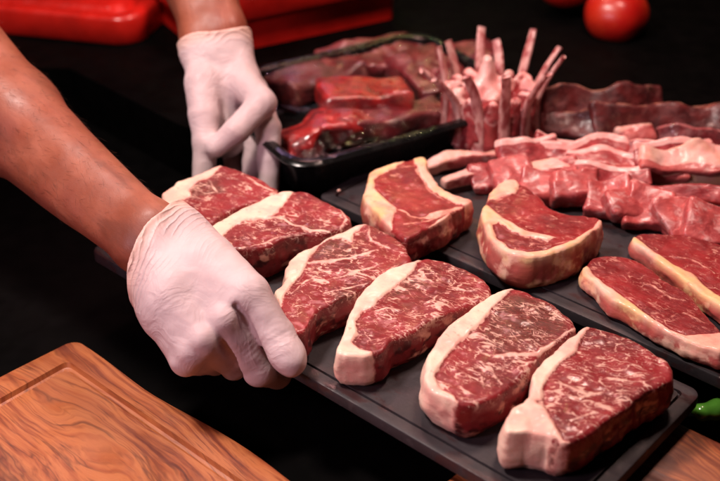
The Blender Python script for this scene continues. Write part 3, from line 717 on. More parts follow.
K1 = np.array([.1348, -.3494])
c1 = K1 - U * .2523 + V2 * .0913
slate1 = smooth_by_angle(board('slate_board', c1, .2523, .0913, .010, -.0115, 0, M_SLATE, .0105, .0022, .0035))
tag(slate1, 'dark slate board gripped by the gloved hands and carrying six steaks', 'serving board')
T2 = np.array([-.042, .081])
c2 = T2 + U * .2523 + V2 * .0913
slate2 = smooth_by_angle(board('slate_board', c2, .2523, .0913, .010, -.0110, .0005, M_SLATE, .0115, .0022, .0035))
tag(slate2, 'dark slate board standing behind the held one, under the bone-in rib steaks', 'serving board')
c3 = c2 + V2 * .187 + U * .075
slate3 = smooth_by_angle(board('slate_board', c3, .2523, .0913, .010, -.0110, .0002, M_SLATE, .0115, .0022, .0035))
tag(slate3, 'rearmost slate board, mostly hidden under the lamb crown and the lamb strips', 'serving board')

def live_edge(L):
    o = L.copy()
    m = L[:, 1] > .20
    o[:, 1] -= np.where(m, .0075 * np.exp(-((L[:, 0] + .225) / .05) ** 2) * 0 + .0035 * np.sin((L[:, 0] + .30) * 26) * np.clip((L[:, 0] + .31) * 12, 0, 1), 0)
    o[:, 0] += np.where(L[:, 0] < -.2, .002 * np.sin(L[:, 1] * 31), 0)
    return o
kb = np.array((-0.2475, -0.0848, -0.0450)[:2])
cb = kb + U * .33 - V2 * .24
wood1 = smooth_by_angle(board('cutting_board', cb, .33, .24, .012, -.075, -.045, M_WOOD, .0235, .008, .0050, edge=.003, wave=live_edge, rim_in=.001, corner_in=.006))
tag(wood1, 'swirly grained olive wood cutting board with a juice groove, near the lower left corner', 'cutting board')
kc = np.array((0.2437, -0.2281, -0.0200)[:2])
cc = kc + U * .10 - V2 * .16
wood2 = smooth_by_angle(board('cutting_board', cc, .20, .16, .008, -.075, -.020, M_WOOD2, .06, .006, .0001, edge=.003))
tag(wood2, 'thick olive wood block under the near right end of the slate, beside the green pepper', 'cutting board')

# ================================================================== counter and back wall
def box_mesh(name, x0, x1, y0, y1, z0, z1, mat, kind=None):
    Vv = [(x, y, z) for x in (x0, x1) for y in (y0, y1) for z in (z0, z1)]
    Fq = [(0, 1, 3, 2), (4, 6, 7, 5), (0, 4, 5, 1), (2, 3, 7, 6), (0, 2, 6, 4), (1, 5, 7, 3)]
    o = mesh_obj(name, Vv, Fq, mat, smooth=False, loc=((x0 + x1) / 2, (y0 + y1) / 2, z0))
    if kind: o['kind'] = kind
    return o
box_mesh('countertop', -1.6, 1.6, -.75, 1.5, -.13, -.0755, M_COUNTER, 'structure')
box_mesh('wall', -2.2, 2.2, 1.5, 1.56, -.13, 1.6, M_WALL, 'structure')
# low black riser under the rear slates: an L of two boxes, its front edge just behind the rear slate's front edge
def riser():
    a = T2 + V2 * .085 - U * .01
    pts = [a, a + U * .62, a + U * .62 + V2 * .55, (1.2, 1.35), (-.9, 1.35), (-.9, .42), (-.36, .42), (-.20, .26)]
    n = len(pts)
    Vv = [(p[0], p[1], -.0755) for p in pts] + [(p[0], p[1], -.0112) for p in pts]
    Fq = [tuple(range(n))[::-1], tuple(range(n, 2 * n))] + [(i, (i + 1) % n, n + (i + 1) % n, n + i) for i in range(n)]
    o = mesh_obj('display_riser', Vv, Fq, M_COUNTER, smooth=False, loc=(.1, .5, -.0755))
    o['kind'] = 'structure'
riser()
pz = np.array((0.2948, -0.1832, -0.0380)[:2])
bx = box_mesh('display_ledge', pz[0] - .045, pz[0] + .14, pz[1] - .012, pz[1] + .06, -.0755, -.0392, M_COUNTER, 'structure')

# ================================================================== steaks
def make_steak(d, base):
    th = d['th']; N = 280
    O = closed_spline(d['out'], N)
    area = .5 * np.sum(O[:, 0] * np.roll(O[:, 1], -1) - np.roll(O[:, 0], -1) * O[:, 1])
    if area < 0: O = O[::-1]
    seed = sum(map(ord, d['label'])) % 23
    c0 = O.mean(0)
    tang = np.roll(O, -1, 0) - np.roll(O, 1, 0)
    nor = np.stack([tang[:, 1], -tang[:, 0]], 1); nor /= np.linalg.norm(nor, axis=1)[:, None]
    P3 = np.concatenate([O, np.zeros((N, 1))], 1)
    O = O + nor * (fbm(P3, 55, seed)[:, None] * .0018 + vnoise(P3, 260, seed)[:, None] * .0004)
    ev, vec = np.linalg.eigh(np.cov((O - c0).T)); ax = vec[:, 1]
    half = np.abs((O - c0) @ ax).max()
    pr = np.clip((O - c0) @ ax, -.5 * half, .5 * half)
    S = c0 + pr[:, None] * ax
    e = .0042
    rows, wl = [], []
    lev = list(np.linspace(.0, .9, 46)) + [.93, .955, .975, .99]
    for s in lev:
        rows.append(np.concatenate([S + s * (O - S), np.full((N, 1), th)], 1)); wl.append(np.zeros(N))
    rad = np.linalg.norm(O - S, axis=1)
    top = np.concatenate(rows)
    A = np.concatenate([pdist for pdist in [np.zeros(0)]])
    # rounded shoulder: drop by distance to the outline
    dist = np.concatenate([rad * (1 - s) for s in lev])
    x = np.clip(1 - dist / e, 0, 1)
    top[:, 2] -= e * .75 * (1 - np.sqrt(np.clip(1 - x * x, 0, 1)))
    ztop_edge = th - e * .75
    rows = [top]
    nw = 20
    for k in range(1, nw + 1):
        f = k / nw
        z = ztop_edge * (1 - f) + base * f
        q = np.concatenate([O, np.full((N, 1), z)], 1)
        off = .0018 * math.sin(f * math.pi) * (1 + vnoise(q, 40, seed + 2)) + fbm(q, 85, seed + 1) * .0013 * min(1, f * 3) - .0035 * max(0, f - .75) * 4 * .7
        if k == nw: off = off - .001
        q[:, :2] += nor * np.asarray(off)[:, None]
        rows.append(q); wl.append(np.full(N, min(1, .45 + f * 2.6)))
    Vv = np.concatenate(rows); wallf = np.concatenate(wl)
    nr = len(Vv) // N
    xy = Vv[:, :2].copy()
    ntop = len(lev) * N
    for k in range(nw):
        xy[ntop + k * N: ntop + (k + 1) * N] = O - nor * .0022
    fd = np.full(len(xy), 1.0)
    for p in d['fat']: fd = np.minimum(fd, d_poly(xy, p))
    q3 = np.concatenate([xy, np.zeros((len(xy), 1))], 1)
    xw = xy + np.stack([fbm(q3, 70, seed + 8), fbm(q3, 70, seed + 12)], 1) * .0022
    wv = np.clip(.75 + .9 * fbm(q3, 55, seed + 4, 2), .1, 1.8)
    sdv = np.full(len(xy), .02)
    for L, w in d['seams']:
        La = np.array(L); e0 = np.linalg.norm(xw - La[0], axis=1); e1 = np.linalg.norm(xw - La[-1], axis=1)
        tp = np.clip(.25 + e1 / .012, 0, 1) * np.clip(.55 + e0 / .012, 0, 1)
        sdv = np.minimum(sdv, np.where(wallf > .5, .02, d_line(xw, L) - w * wv * tp))
    for p, r in d['fatblobs']: fd = np.minimum(fd, np.linalg.norm(xy - np.array(p), axis=1) - r)
    for p, r in d['blobs']: fd = np.maximum(fd, -(np.linalg.norm(xy - np.array(p), axis=1) - r))
    dk = np.zeros(len(xy))
    for p in d['dark']: dk = np.maximum(dk, np.clip(.5 - d_poly(xy, p) / .006, 0, 1))
    # relief: fat stands a little proud, meat undulates
    zr = np.clip(.5 - fd / .004, 0, 1) * .0013 - np.clip(1 - np.abs(fd - .0008) / .0022, 0, 1) * .0006 + np.clip(.5 - sdv / .003, 0, 1) * .0006 + fbm(Vv, 48, seed + 5) * .0013 + vnoise(Vv, 190, seed + 6) * .00045
    nt = np.clip(1 - wallf, 0, 1)
    Vv[:, 2] += zr * nt
    Vv[:, 2] = np.maximum(Vv[:, 2], base)
    F = ring_faces(nr, N)
    b = len(Vv)
    Vv = np.vstack([Vv, [[c0[0], c0[1], base]]])
    F = [f for f in F] + [((nr - 1) * N + i, b, (nr - 1) * N + (i + 1) % N) for i in range(N)]
    ap = lambda a, v: np.append(a, v)
    o = mesh_obj('steak', Vv, F, M_STEAK if d['kind'] == 'front' else M_BACK, loc=(c0[0], c0[1], base), rotz=R(d['fib']),
                 attrs={'fat_d': ap(fd, .01), 'seam_d': ap(sdv, .02), 'dark': ap(dk, 0), 'wallf': ap(wallf, 1), 'marb': np.full(b + 1, d['marb'])})
    tag(o, d['label'], 'steak', 'steaks in the front row on the held slate' if d['kind'] == 'front' else 'steaks on the rear slate')
    return o
for d in STEAKS:
    make_steak(d, .0004 if d['kind'] == 'front' else .0009)

# ================================================================== the person's arms and gloves
def V3(t): return np.array(t, dtype=np.float32)
RW = V3((-0.1719, -0.0985, 0.0620)); RE = V3((-0.4302, 0.1344, 0.1396)); RM = V3((-0.3145, 0.0590, 0.0944))
LW = V3((-0.1500, 0.2216, 0.1093)); LE = V3((-0.2329, 0.4396, 0.2883))

def nrm(v): return v / np.linalg.norm(v)
view = nrm(np.array((0, .848, -.53), dtype=np.float32))

def right_arm(P):
    ax = nrm(RW - RM); sd = nrm(np.cross(ax, view)).astype(np.float32)       # across the arm in the picture
    if sd[2] < 0: sd = -sd
    w1, w2 = RW + sd * .0135, RW - sd * .0095
    m1, m2 = RM + sd * .0105, RM - sd * .0165
    e1, e2 = RE + sd * .036, RE - sd * .022
    h = RW + ax * .034
    r = smin(chain(P, [e1, m1, w1, h], [.044, .0305,   .0170, .006], .02), chain(P, [e2, m2, w2, h], [.038, .0340, .0165, .006], .02), .018)
    r = smin(r, chain(P, [m1 * .55 + w1 * .45 - view * .008, RM - view * .012 + sd * .006, RE + sd * .01 - view * .012], [.015, .026, .030], .02), .012)
    r = np.minimum(r, smin(r, chain(P, [RE, RE + V3((-.12, .05, .12)), RE + V3((-.20, .10, .22))], [.050, .052, .055], .02), .02))
    return r + vnoise(P, 16, 3) * .0012 + vnoise(P, 50, 5) * .0004

def left_arm(P):
    ax = nrm(LW - LE); sd = nrm(np.cross(ax, view)).astype(np.float32)
    h = LW + ax * .010
    r = smin(chain(P, [LE + sd * .022, LW + sd * .013, h], [.042, .0185, .008], .02), chain(P, [LE - sd * .022, LW - sd * .013, h], [.042, .0185, .008], .02), .018)
    # tendons running to the wrist
    for o, a in ((.006, .9), (-.007, .8)):
        r = smin(r, cone(P, LW * .25 + LE * .75 + sd * o - view * .026, LW + sd * o * 1.6 - view * .0150, .006, .0042), .006)
    r = smin(r, chain(P, [LE, LE + V3((-.12, .03, .16)), LE + V3((-.22, .05, .26))], [.050, .052, .055], .02), .02)
    return r + vnoise(P, 22, 9) * .0012

lo, hi = bounds([RW, RE, RE + V3((-.22, .12, .24))], .075)
va, fa = sdf_mesh(right_arm, lo, hi, .0034, 3)
lo, hi = bounds([LW, LE, LE + V3((-.22, .06, .28))], .075)
vb, fb = sdf_mesh(left_arm, lo, hi, .0034, 3)
def along(v, W, E):
    a = nrm(W - E); s = np.cross(a, view)
    return (v - E) @ a, (v - E) @ s
al1, cr1 = along(va, RW, RM); al2, cr2 = along(vb, LW, LE)
person = mesh_obj('person', np.vstack([va, vb]), np.vstack([fa, fb + len(va)]), M_SKIN, attrs={'al': np.append(al1, al2 + 1), 'cr': np.append(cr1, cr2)}, loc=(-.60, .18, .20))
tag(person, 'person with bare forearms and white disposable gloves holding the slate board', 'person')

def arm_hair():
    rg = random.Random(3)
    Vh, Fh = [], []
    for (vv, ff, W, E, cnt) in ((va, fa, RW, RE, 900), (vb, fb, LW, LE, 320)):
        ax = nrm(W - E); Lm = float(np.linalg.norm(W - E))
        done = 0
        nrmls = np.cross(vv[ff[:, 1]] - vv[ff[:, 0]], vv[ff[:, 3]] - vv[ff[:, 0]])
        for _ in range(cnt * 40):
            if done >= cnt: break
            k = rg.randrange(len(ff)); p = vv[ff[k, 0]]
            s = float((p - E) @ ax) / Lm
            if s < -.05 or s > .90: continue
            nn = nrmls[k] / (np.linalg.norm(nrmls[k]) + 1e-12)
            if nn[2] < -.1: continue
            side = np.cross(ax, nn)
            dr = ax * rg.uniform(.5, 1) + side * rg.uniform(-.7, .7) + nn * rg.uniform(.15, .4); dr = dr / np.linalg.norm(dr)
            L = rg.uniform(.006, .013); r = rg.uniform(.00005, .00009)
            b = len(Vh)
            for f_, rr_ in ((0, r), (.5, r * .8), (1, r * .25)):
                c = p + dr * L * f_ - nn * (.0004 + .0016 * f_ * f_) * 1.0 + nn * .0003
                for a in range(3):
                    t = 2.094 * a
                    Vh.append(c + rr_ * (math.cos(t) * side + math.sin(t) * nn))
            for u in (0, 3):
                for a in range(3):
                    Fh.append((b + u + a, b + u + (a + 1) % 3, b + u + 3 + (a + 1) % 3, b + u + 3 + a))
            done += 1
    o = mesh_obj('arm_hair', Vh, Fh, plain('hair', (.06, .024, .012), .45), parent=person, loc=tuple(float(x) for x in RM))
    o['kind'] = 'stuff'
arm_hair()

def glove(fn, joints, W, ax, pad_pts, h, parent, label, seed, wr):
    """fn: the hand; cut at the cuff plane, wrinkled near it, with a rolled bead along the cut"""
    def folds(P, s, q):
        ph = s / wr[0] + 1.2 * vnoise(P, 28, seed) + q * wr[3] * s / .02 + .35 * vnoise(P, 80, seed + 4)
        return ph, np.exp(-np.maximum(s - .008, 0) / wr[2]) * np.clip(.55 + 1.2 * vnoise(P, 48, seed + 1), .0, 1.2)
    def f(P):
        s = ((P - W) @ ax)                                   # distance from the cuff towards the hand
        d = fn(P)
        q = (P - W) @ np.cross(ax, view).astype(np.float32)
        ph, amp = folds(P, s, q)
        for jp, ja in joints:
            u = (P - jp) @ ja; r2 = ((P - jp) ** 2).sum(-1)
            d = d + .00042 * np.sin(u * 2 * math.pi / .0042 + 1.5 * vnoise(P, 120, seed)) * np.exp(-r2 / .0105 ** 2)
        d = d - ((1 - np.abs(np.sin(ph * math.pi))) ** 1.5 - .35) * amp * wr[1] - .0016 * np.exp(-np.abs(s) / .02)
        d = d - .0004 * vnoise(P, 130, seed + 2)
        cut = s + .004 * vnoise(P, 38, seed + 3)
        g = np.maximum(d, -cut)
        bead = np.sqrt(np.maximum(d + .0006, -.02) ** 2 + cut ** 2) - .0019
        return smin(g, bead, .0008)
    lo, hi = bounds(pad_pts, .034)
    v, q = sdf_mesh(f, lo, hi, h, 2)
    s = (v - W) @ ax
    phv, ampv = folds(v.astype(np.float32), s, (v - W) @ np.cross(ax, view))
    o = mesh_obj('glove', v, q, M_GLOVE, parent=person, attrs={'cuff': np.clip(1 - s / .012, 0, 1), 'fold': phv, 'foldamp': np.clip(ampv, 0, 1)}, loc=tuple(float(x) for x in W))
    o['label'] = label
    return o

# near hand: the back of it towards the camera, thumb on the slate, fingers closed round its edge
n_dir = np.append(V2, 0).astype(np.float32)
jr = dict(
    thumb=[(-0.1408, -0.0894, 0.0640), (-0.0838, -0.1587, 0.0520), (-0.0629, -0.1797, 0.0260), (-0.0517, -0.1968, 0.0165)],
    index=[(-0.1029, -0.1742, 0.0370), (-0.0783, -0.1782, -0.0070), (-0.0663, -0.1596, -0.0260), (-0.0593, -0.1285, -0.0280)],
    middle=[(-0.1174, -0.1860, 0.0270), (-0.0996, -0.1632, -0.0150), (-0.0856, -0.1299, -0.0300), (-0.0682, -0.1177, -0.0290)],
    ring=[(-0.1269, -0.1878, 0.0180), (-0.1170, -0.1518, -0.0200), (-0.0999, -0.1192, -0.0310), (-0.0826, -0.1039, -0.0290)],
    little=[(-0.1327, -0.1848, 0.0080), (-0.1283, -0.1518, -0.0200), (-0.1119, -0.1232, -0.0300), (-0.0996, -0.1010, -0.0270)])
rj = {k: [V3(p) for p in v] for k, v in jr.items()}
def right_hand(P):
    w = [V3((-0.1611, -0.0771, 0.0660)), V3((-0.1650, -0.0988, 0.0660)), V3((-0.1689, -0.1132, 0.0600)), V3((-0.1694, -0.1211, 0.0500))]
    up = [V3((-0.1753, -0.0644, 0.0680)), V3((-0.1794, -0.0849, 0.0660)), V3((-0.1815, -0.0998, 0.0600)), V3((-0.1847, -0.1065, 0.0500))]
    b = None
    for k, u, a, r0, r1, r2 in (('index', up[0], w[0], .018, .018, .0125), ('middle', up[1], w[1], .020, .020, .0125), ('ring', up[2], w[2], .020, .020, .0118), ('little', up[3], w[3], .017, .018, .0118)):
        mid = (a + rj[k][0]) / 2 - view * .004
        c = chain(P, [u, a, mid, rj[k][0]], [r0 + .0015, r1 + .001, (r1 + r2) / 2 + .002, r2], .01)
        b = c if b is None else smin(b, c, .0095)
    b = smin(b, chain(P, [V3((-0.1212, -0.1277, 0.0600)), V3((-0.0928, -0.1622, 0.0480))], [.019, .014], .01), .014)
    b = smin(b, chain(P, rj['thumb'][:2], [.018, .0150], .01), .012)
    th = chain(P, rj['thumb'][1:], [.0148, .0138, .0122], .004)
    th = smin(th, ellip(P, rj['thumb'][3] * .7 + rj['thumb'][2] * .3, (.014, .014, .0125)), .004)
    b = smin(b, th, .0035)
    for k, r in (('index', (.0140, .0128, .0115, .0100)), ('middle', (.0132, .0108, .0100, .0092)), ('ring', (.0125, .0105, .0098, .009)), ('little', (.0122, .0102, .0092, .0085))):
        f = chain(P, rj[k], r, .0025)
        f = smin(f, ellip(P, rj[k][0] - view * .0035 + V3((0, 0, .002)), (r[0] * .82,) * 3), .004)
        b = smin(b, f, .0030)
    for m, n_, o0, o1, r in (('index', 'middle', .0125, .0105, .0034),):
        g = cone(P, (rj[m][0] * .7 + rj[m][1] * .3 + rj[n_][0] * .7 + rj[n_][1] * .3) / 2 - view * (o0 + .0015), (rj[m][1] + rj[n_][1]) / 2 - view * o1, r * .7, r)
        b = -smin(-b, g, .0045)
    g = cone(P, rj['thumb'][1] * .55 + rj['index'][0] * .45 - view * .0125, (rj['thumb'][2] + rj['index'][1]) / 2 - view * .009, .0022, .0034)
    return -smin(-b, g, .004)
axr = nrm(V3((.80, 0, 0)) - .52 * view + V3((0, 0, -.16))).astype(np.float32)
RC = V3((-0.1590, -0.1103, 0.0600))
glove(right_hand, [(rj['thumb'][2] - view * .008, nrm(rj['thumb'][3] - rj['thumb'][1])), (rj['thumb'][1], nrm(rj['thumb'][2] - rj['thumb'][0])), (rj['index'][1] * .6 + rj['index'][0] * .4 - view * .01, nrm(rj['index'][1] - rj['index'][0]))], RC, axr, [p for v in rj.values() for p in v] + [V3((-0.1737, -0.1049, 0.0800)), V3((-0.1842, -0.0971, 0.0400))], .0012, person,
      'near glove, thumb pressed on the slate edge, wrinkled at the cuff', 3, (.0046, .0005, .019, 6))

# far hand: seen from its thumb side, index bent across to the thumb, the other fingers straight down behind the steak
jl = dict(
    thumb=[(-0.1577, 0.1724, 0.0777), (-0.1546, 0.1417, 0.0569), (-0.1519, 0.1236, 0.0374), (-0.1549, 0.1037, 0.0056)],
    index=[(-0.1216, 0.1837, 0.0770), (-0.0967, 0.1440, 0.0700), (-0.1206, 0.1158, 0.0532), (-0.1403, 0.1093, 0.0391)],
    middle=[(-0.1091, 0.1837, 0.0638), (-0.0920, 0.1444, 0.0424), (-0.0910, 0.1285, 0.0170), (-0.0920, 0.1073, -0.0169)],
    ring=[(-0.1187, 0.2032, 0.0516), (-0.1087, 0.1686, 0.0283), (-0.1083, 0.1477, 0.0023), (-0.1102, 0.1275, -0.0262)],
    little=[(-0.1308, 0.2153, 0.0427), (-0.1302, 0.1929, 0.0163), (-0.1307, 0.1746, -0.0037), (-0.1306, 0.1492, -0.0254)])
lj = {k: [V3(p) for p in v] for k, v in jl.items()}
def left_hand(P):
    w = [V3((-0.1626, 0.2082, 0.0973)), V3((-0.1518, 0.2132, 0.0996)), V3((-0.1428, 0.2167, 0.1014)), V3((-0.1348, 0.2202, 0.1033))]
    up = [V3((-0.1661, 0.2229, 0.1152)), V3((-0.1551, 0.2270, 0.1180)), V3((-0.1461, 0.2306, 0.1199)), V3((-0.1381, 0.2341, 0.1218))]
    b = None
    for k, u, a in (('thumb', up[0], w[0]), ('little', up[1], w[1]), ('middle', up[2], w[2]), ('index', up[3], w[3])):
        c = chain(P, [u, a, lj[k][0]], [.0185, .0195, .0150], .01)
        b = c if b is None else smin(b, c, .012)
    b = smin(b, cone(P, w[3], lj['ring'][0], .018, .014), .01)
    b = smin(b, chain(P, [(up[1] + up[2]) / 2, (w[1] + w[2]) / 2, V3((-0.1374, 0.1990, 0.0770))], [.020, .020, .016], .01), .012)
    b = smin(b, chain(P, [V3((-0.1469, 0.2010, 0.0915)), V3((-0.1423, 0.1801, 0.0655)), V3((-0.1357, 0.1578, 0.0223))], [.020, .0200, .0185], .01), .010)
    b = smin(b, chain(P, lj['thumb'], [.0185, .0150, .0128, .0108], .004), .006)
    b = smin(b, chain(P, lj['index'], [.0175, .0142, .0122, .0108], .004), .006)
    for k in ('middle', 'ring', 'little'):
        b = smin(b, chain(P, lj[k], [.0160, .0128, .0118, .0105], .003), .003)
    return b
axl = nrm(V3((-0.1385, 0.1830, 0.0664)) - V3((-0.1541, 0.2303, 0.1232)))
LC = V3((-0.1510, 0.2188, 0.1049)); axl2 = nrm(axl + .35 * nrm(V3((-0.1952, 0.2085, 0.0884)) - V3((-0.1233, 0.2248, 0.1145))) * 0 )
glove(left_hand, [(lj['index'][2] - view * .008, nrm(lj['index'][3] - lj['index'][1])), (lj['thumb'][1] - view * .006, nrm(lj['thumb'][2] - lj['thumb'][0])), (lj['thumb'][2] - view * .006, nrm(lj['thumb'][3] - lj['thumb'][1]))], LC, axl2, [p for v in lj.values() for p in v] + [V3((-0.1731, 0.2099, 0.1095)), V3((-0.1244, 0.2343, 0.1108))], .0015, person,
      'far glove, seen from the thumb side behind the steaks, rolled rim at the wrist', 8, (.0066, .0007, .014, 6))

# ================================================================== lamb crown on the rear slate
def strands(name, pts, rad, mat, parent=None, h=None, k=.003, noise=.0006, fat=None, flat=None, res=.0016, wob=60, loc=None):
    pts = [V3(p) for p in pts]
    def f(P):
        return chain(P, pts, rad, k) + fbm(P, wob, int(abs(pts[0][0]) * 9999) % 19, 2) * noise
    lo, hi = bounds(pts, max(rad) + .006)
    v, q = sdf_mesh(f, lo, hi, res, 2)
    a = np.full(len(v), fat if fat is not None else 0.0)
    c = loc if loc is not None else tuple(float(x) for x in np.mean(pts, 0))
    return mesh_obj(name, v, q, mat, parent=parent, attrs={'fat': a}, loc=c)

CR = V3((0.1378, 0.1857, 0.0000)); CR[1] += .028
def rib(name, pts, wid, thick, mat, parent, out):
    # flat rib swept along a curve; out: outward direction, width runs across it, the end is sawn square
    P = np.array(pts, dtype=float); m = len(P)
    T = np.linspace(0, m - 1, 26)
    C = np.stack([np.interp(T, range(m), P[:, k]) for k in range(3)], 1)
    for _ in range(10): C[1:-1] = .5 * C[1:-1] + .25 * (C[:-2] + C[2:])
    tg = np.gradient(C, axis=0); tg /= np.linalg.norm(tg, axis=1)[:, None]
    w = np.cross(tg, out); w /= np.linalg.norm(w, axis=1)[:, None]
    o_ = np.cross(w, tg)
    k = 14; V = []
    for a in range(26):
        f = a / 25
        ww = np.interp(f, (0, .4, .8, 1), wid); tt = np.interp(f, (0, .4, .8, 1), thick)
        for q in range(k):
            th = 2 * math.pi * q / k
            x = math.copysign(abs(math.cos(th)) ** .7, math.cos(th)); y = math.copysign(abs(math.sin(th)) ** .7, math.sin(th))
            p = C[a] + w[a] * x * ww + o_[a] * y * tt
            nz = mnoise.noise(Vector(p) * 170) * .0006
            V.append(p + (w[a] * x + o_[a] * y) * nz)
    F = [tuple(reversed(f)) for f in ring_faces(26, k)]
    b_ = len(V); V += [C[0], C[-1] - tg[-1] * .0006]
    for q in range(k):
        F.append((b_, q, (q + 1) % k)); F.append((b_ + 1, 25 * k + (q + 1) % k, 25 * k + q))
    return mesh_obj(name, V, F, mat, parent=parent, loc=tuple(float(x) for x in P.mean(0)))

def crown():
    root = empty('rack_of_lamb', (float(CR[0]), float(CR[1]), .0004))
    tag(root, 'crown of lamb ribs formed into a ring, bare rib bones pointing up', 'rack of lamb')
    n = 12
    R0 = .0345
    ang = [2 * math.pi * i / n + .2 for i in range(n)]
    def f(P):
        Q = P - CR
        r = np.sqrt(Q[..., 0] ** 2 + Q[..., 1] ** 2); z = Q[..., 2]
        a = np.arctan2(Q[..., 1], Q[..., 0])
        rr = R0 + .12 * np.maximum(z - .02, 0) + .0034 * np.cos(a * n - .2 * n)
        top = .050 + .008 * np.cos(a * n - .2 * n + 2.9) + .006 * np.sin(a * 2 + 1)
        wall = np.sqrt((r - rr) ** 2 + np.maximum(np.abs(z - top / 2) - top / 2 + .004, 0) ** 2) - .0098 * (1 - .45 * np.clip((z - .015) / .04, 0, 1))
        d = wall
        for i in range(n):
            c, s = math.cos(ang[i] + .28), math.sin(ang[i] + .28)
            d = smin(d, cone(P, CR + V3((.0405 * c, .0405 * s, .006)), CR + V3((.0440 * c, .0440 * s, .054)), .0120, .0060), .009)
        for (p0, p1, r0, r1) in (((-.004, .012, .03), (-.004, .012, .080), .024, .006), ((.014, .006, .03), (.016, .008, .058), .014, .006), ((-.018, .002, .03), (-.020, .0, .056), .012, .005), ((.0, -.012, .02), (.0, -.014, .046), .018, .010)):
            d = smin(d, cone(P, CR + V3(p0), CR + V3(p1), r0, r1), .014)
        d = np.maximum(d, .001 - z)
        return d + fbm(P * V3((1, 1, .55)), 75, 4, 3) * .0034
    v, q = sdf_mesh(f, CR - V3((.07, .07, .004)), CR + V3((.07, .07, .085)), .0019, 2)
    Q = v - CR
    r = np.hypot(Q[:, 0], Q[:, 1])
    fat = np.clip((Q[:, 2] - .048) / .010, 0, 1) * .6 + np.clip((.028 - r) / .01, 0, 1) * np.clip((Q[:, 2] - .036) / .015, 0, 1) * .6
    mesh_obj('meat', v, q, M_LAMB, parent=root, attrs={'fat': fat}, loc=tuple(float(x) for x in CR))
    rr = random.Random(5)
    for i in range(n):
        c, s = math.cos(ang[i]), math.sin(ang[i])
        L = rr.uniform(.080, .098); fl = rr.uniform(.060, .080)
        t = rr.uniform(-.007, .007)
        pts = [CR + V3((.0505 * c, .0505 * s, .006)), CR + V3((.0485 * c, .0485 * s, .028)), CR + V3((.0490 * c - t * s * .4, .0490 * s + t * .4 * c, .052)),
               CR + V3(((fl * .45 + .0285) * c - t * s, (fl * .45 + .0285) * s + t * c, .052 + (L - .052) * .6)), CR + V3((fl * c - 2 * t * s, fl * s + 2 * t * c, L))]
        rib('rib_bone', pts, (.0068, .0060, .0050, .0048), (.0038, .0032, .0025, .0024), M_BONE, root, np.array((c, s, 0.0)))
crown()

# ================================================================== loose lamb and cut meat on the rear slates
def piece(name, label, cat, group, spine, rad, mat, fat=0.0, noise=.0042, wob=58, k=.006, res=.0019, fatfn=None, sq=.62):
    pts = [V3(p) for p in spine]
    ps = [V3((p[0], p[1], p[2] / sq)) for p in pts]
    seed = int(abs(pts[0][0] * 7919 + pts[0][1] * 104729)) % 17
    def f(P):
        d = chain(P * V3((1, 1, 1 / sq)), ps, [r_ * 1.25 for r_ in rad], k) * .8 + fbm(P, wob, seed, 3) * noise
        return np.maximum(d, .0008 - P[..., 2])
    lo, hi = bounds(pts, max(rad) + .008)
    lo[2] = max(lo[2], -.002)
    v, q = sdf_mesh(f, lo, hi, res, 2)
    a = np.full(len(v), float(fat)) if fatfn is None else fatfn(v)
    o = mesh_obj(name, v, q, mat, attrs={'fat': a}, loc=tuple(float(x) for x in np.mean(pts, 0)))
    return tag(o, label, cat, group)

def slab(name, label, cat, group, c, half, yaw, mat, pitch=0, roll=0, r=.006, noise=.003, wob=45, fat=None, res=.0019, floor=.0008):
    c = V3(c); A = axes(R(yaw), R(pitch), R(roll))
    seed = int(abs(c[0] * 7919 + c[1] * 104729)) % 17
    def f(P):
        return np.maximum(rbox(P, c, half, r, A) + fbm(P, wob, seed, 3) * noise, floor - P[..., 2])
    m = max(half) * 1.3 + .01
    H = np.abs(A) @ np.array(half) + .008
    v, q = sdf_mesh(f, c - H, c + H, res, 2)
    L = (v - c) @ A
    a = np.zeros(len(v)) if fat is None else fat(L / np.array(half))
    o = mesh_obj(name, v, q, mat, attrs={'fat': a}, loc=tuple(float(x) for x in c), rotz=R(yaw))
    return tag(o, label, cat, group)

G1 = 'folded pieces of red meat in a row on the rear slate'
DICE = []
dice = [((0.1480, 0.0924, 0.0140), (.019, .016, .014), 20, 'flat red folded piece of meat leftmost in the row, behind the pale fat knob'),
        ((0.1773, 0.0725, 0.0140), (.020, .017, .015), -15, 'red folded piece of meat second from the left in the row'),
        ((0.2036, 0.0651, 0.0160), (.019, .017, .017), 10, 'tall red folded piece of meat third in the row, just clear of the rib steak'),
        ((0.2296, 0.0518, 0.0170), (.018, .017, .017), -25, 'glossy red folded piece of meat where the dark gap of slate starts'),
        ((0.2495, 0.0363, 0.0130), (.018, .016, .014), 30, 'low red folded piece of meat in the row above the dark gap of slate'),
        ((0.2694, 0.0275, 0.0160), (.018, .017, .017), -10, 'broad red folded piece of meat just behind the left end of the edge-cut strip steak'),
        ((0.2926, 0.0167, 0.0160), (.019, .017, .017), 25, 'pinkish red folded piece of meat next to last at the right of the row'),
        ((0.3143, -0.0010, 0.0160), (.019, .018, .018), -20, 'large pink-red folded piece of meat cut by the right edge of the picture')]
for c, hf, yw, lb in dice:
    DICE.append((lb, c, tuple(x * 1.14 for x in hf), yw))
DICE.append(('red folded piece of meat lying behind the row, under the long white slice', (0.1908, 0.0924, 0.0140), (.026, .018, .013), 5))
DICE.append(('dark red piece of meat tucked behind the middle of the row of red pieces', (0.2286, 0.0900, 0.0120), (.024, .016, .012), -12))

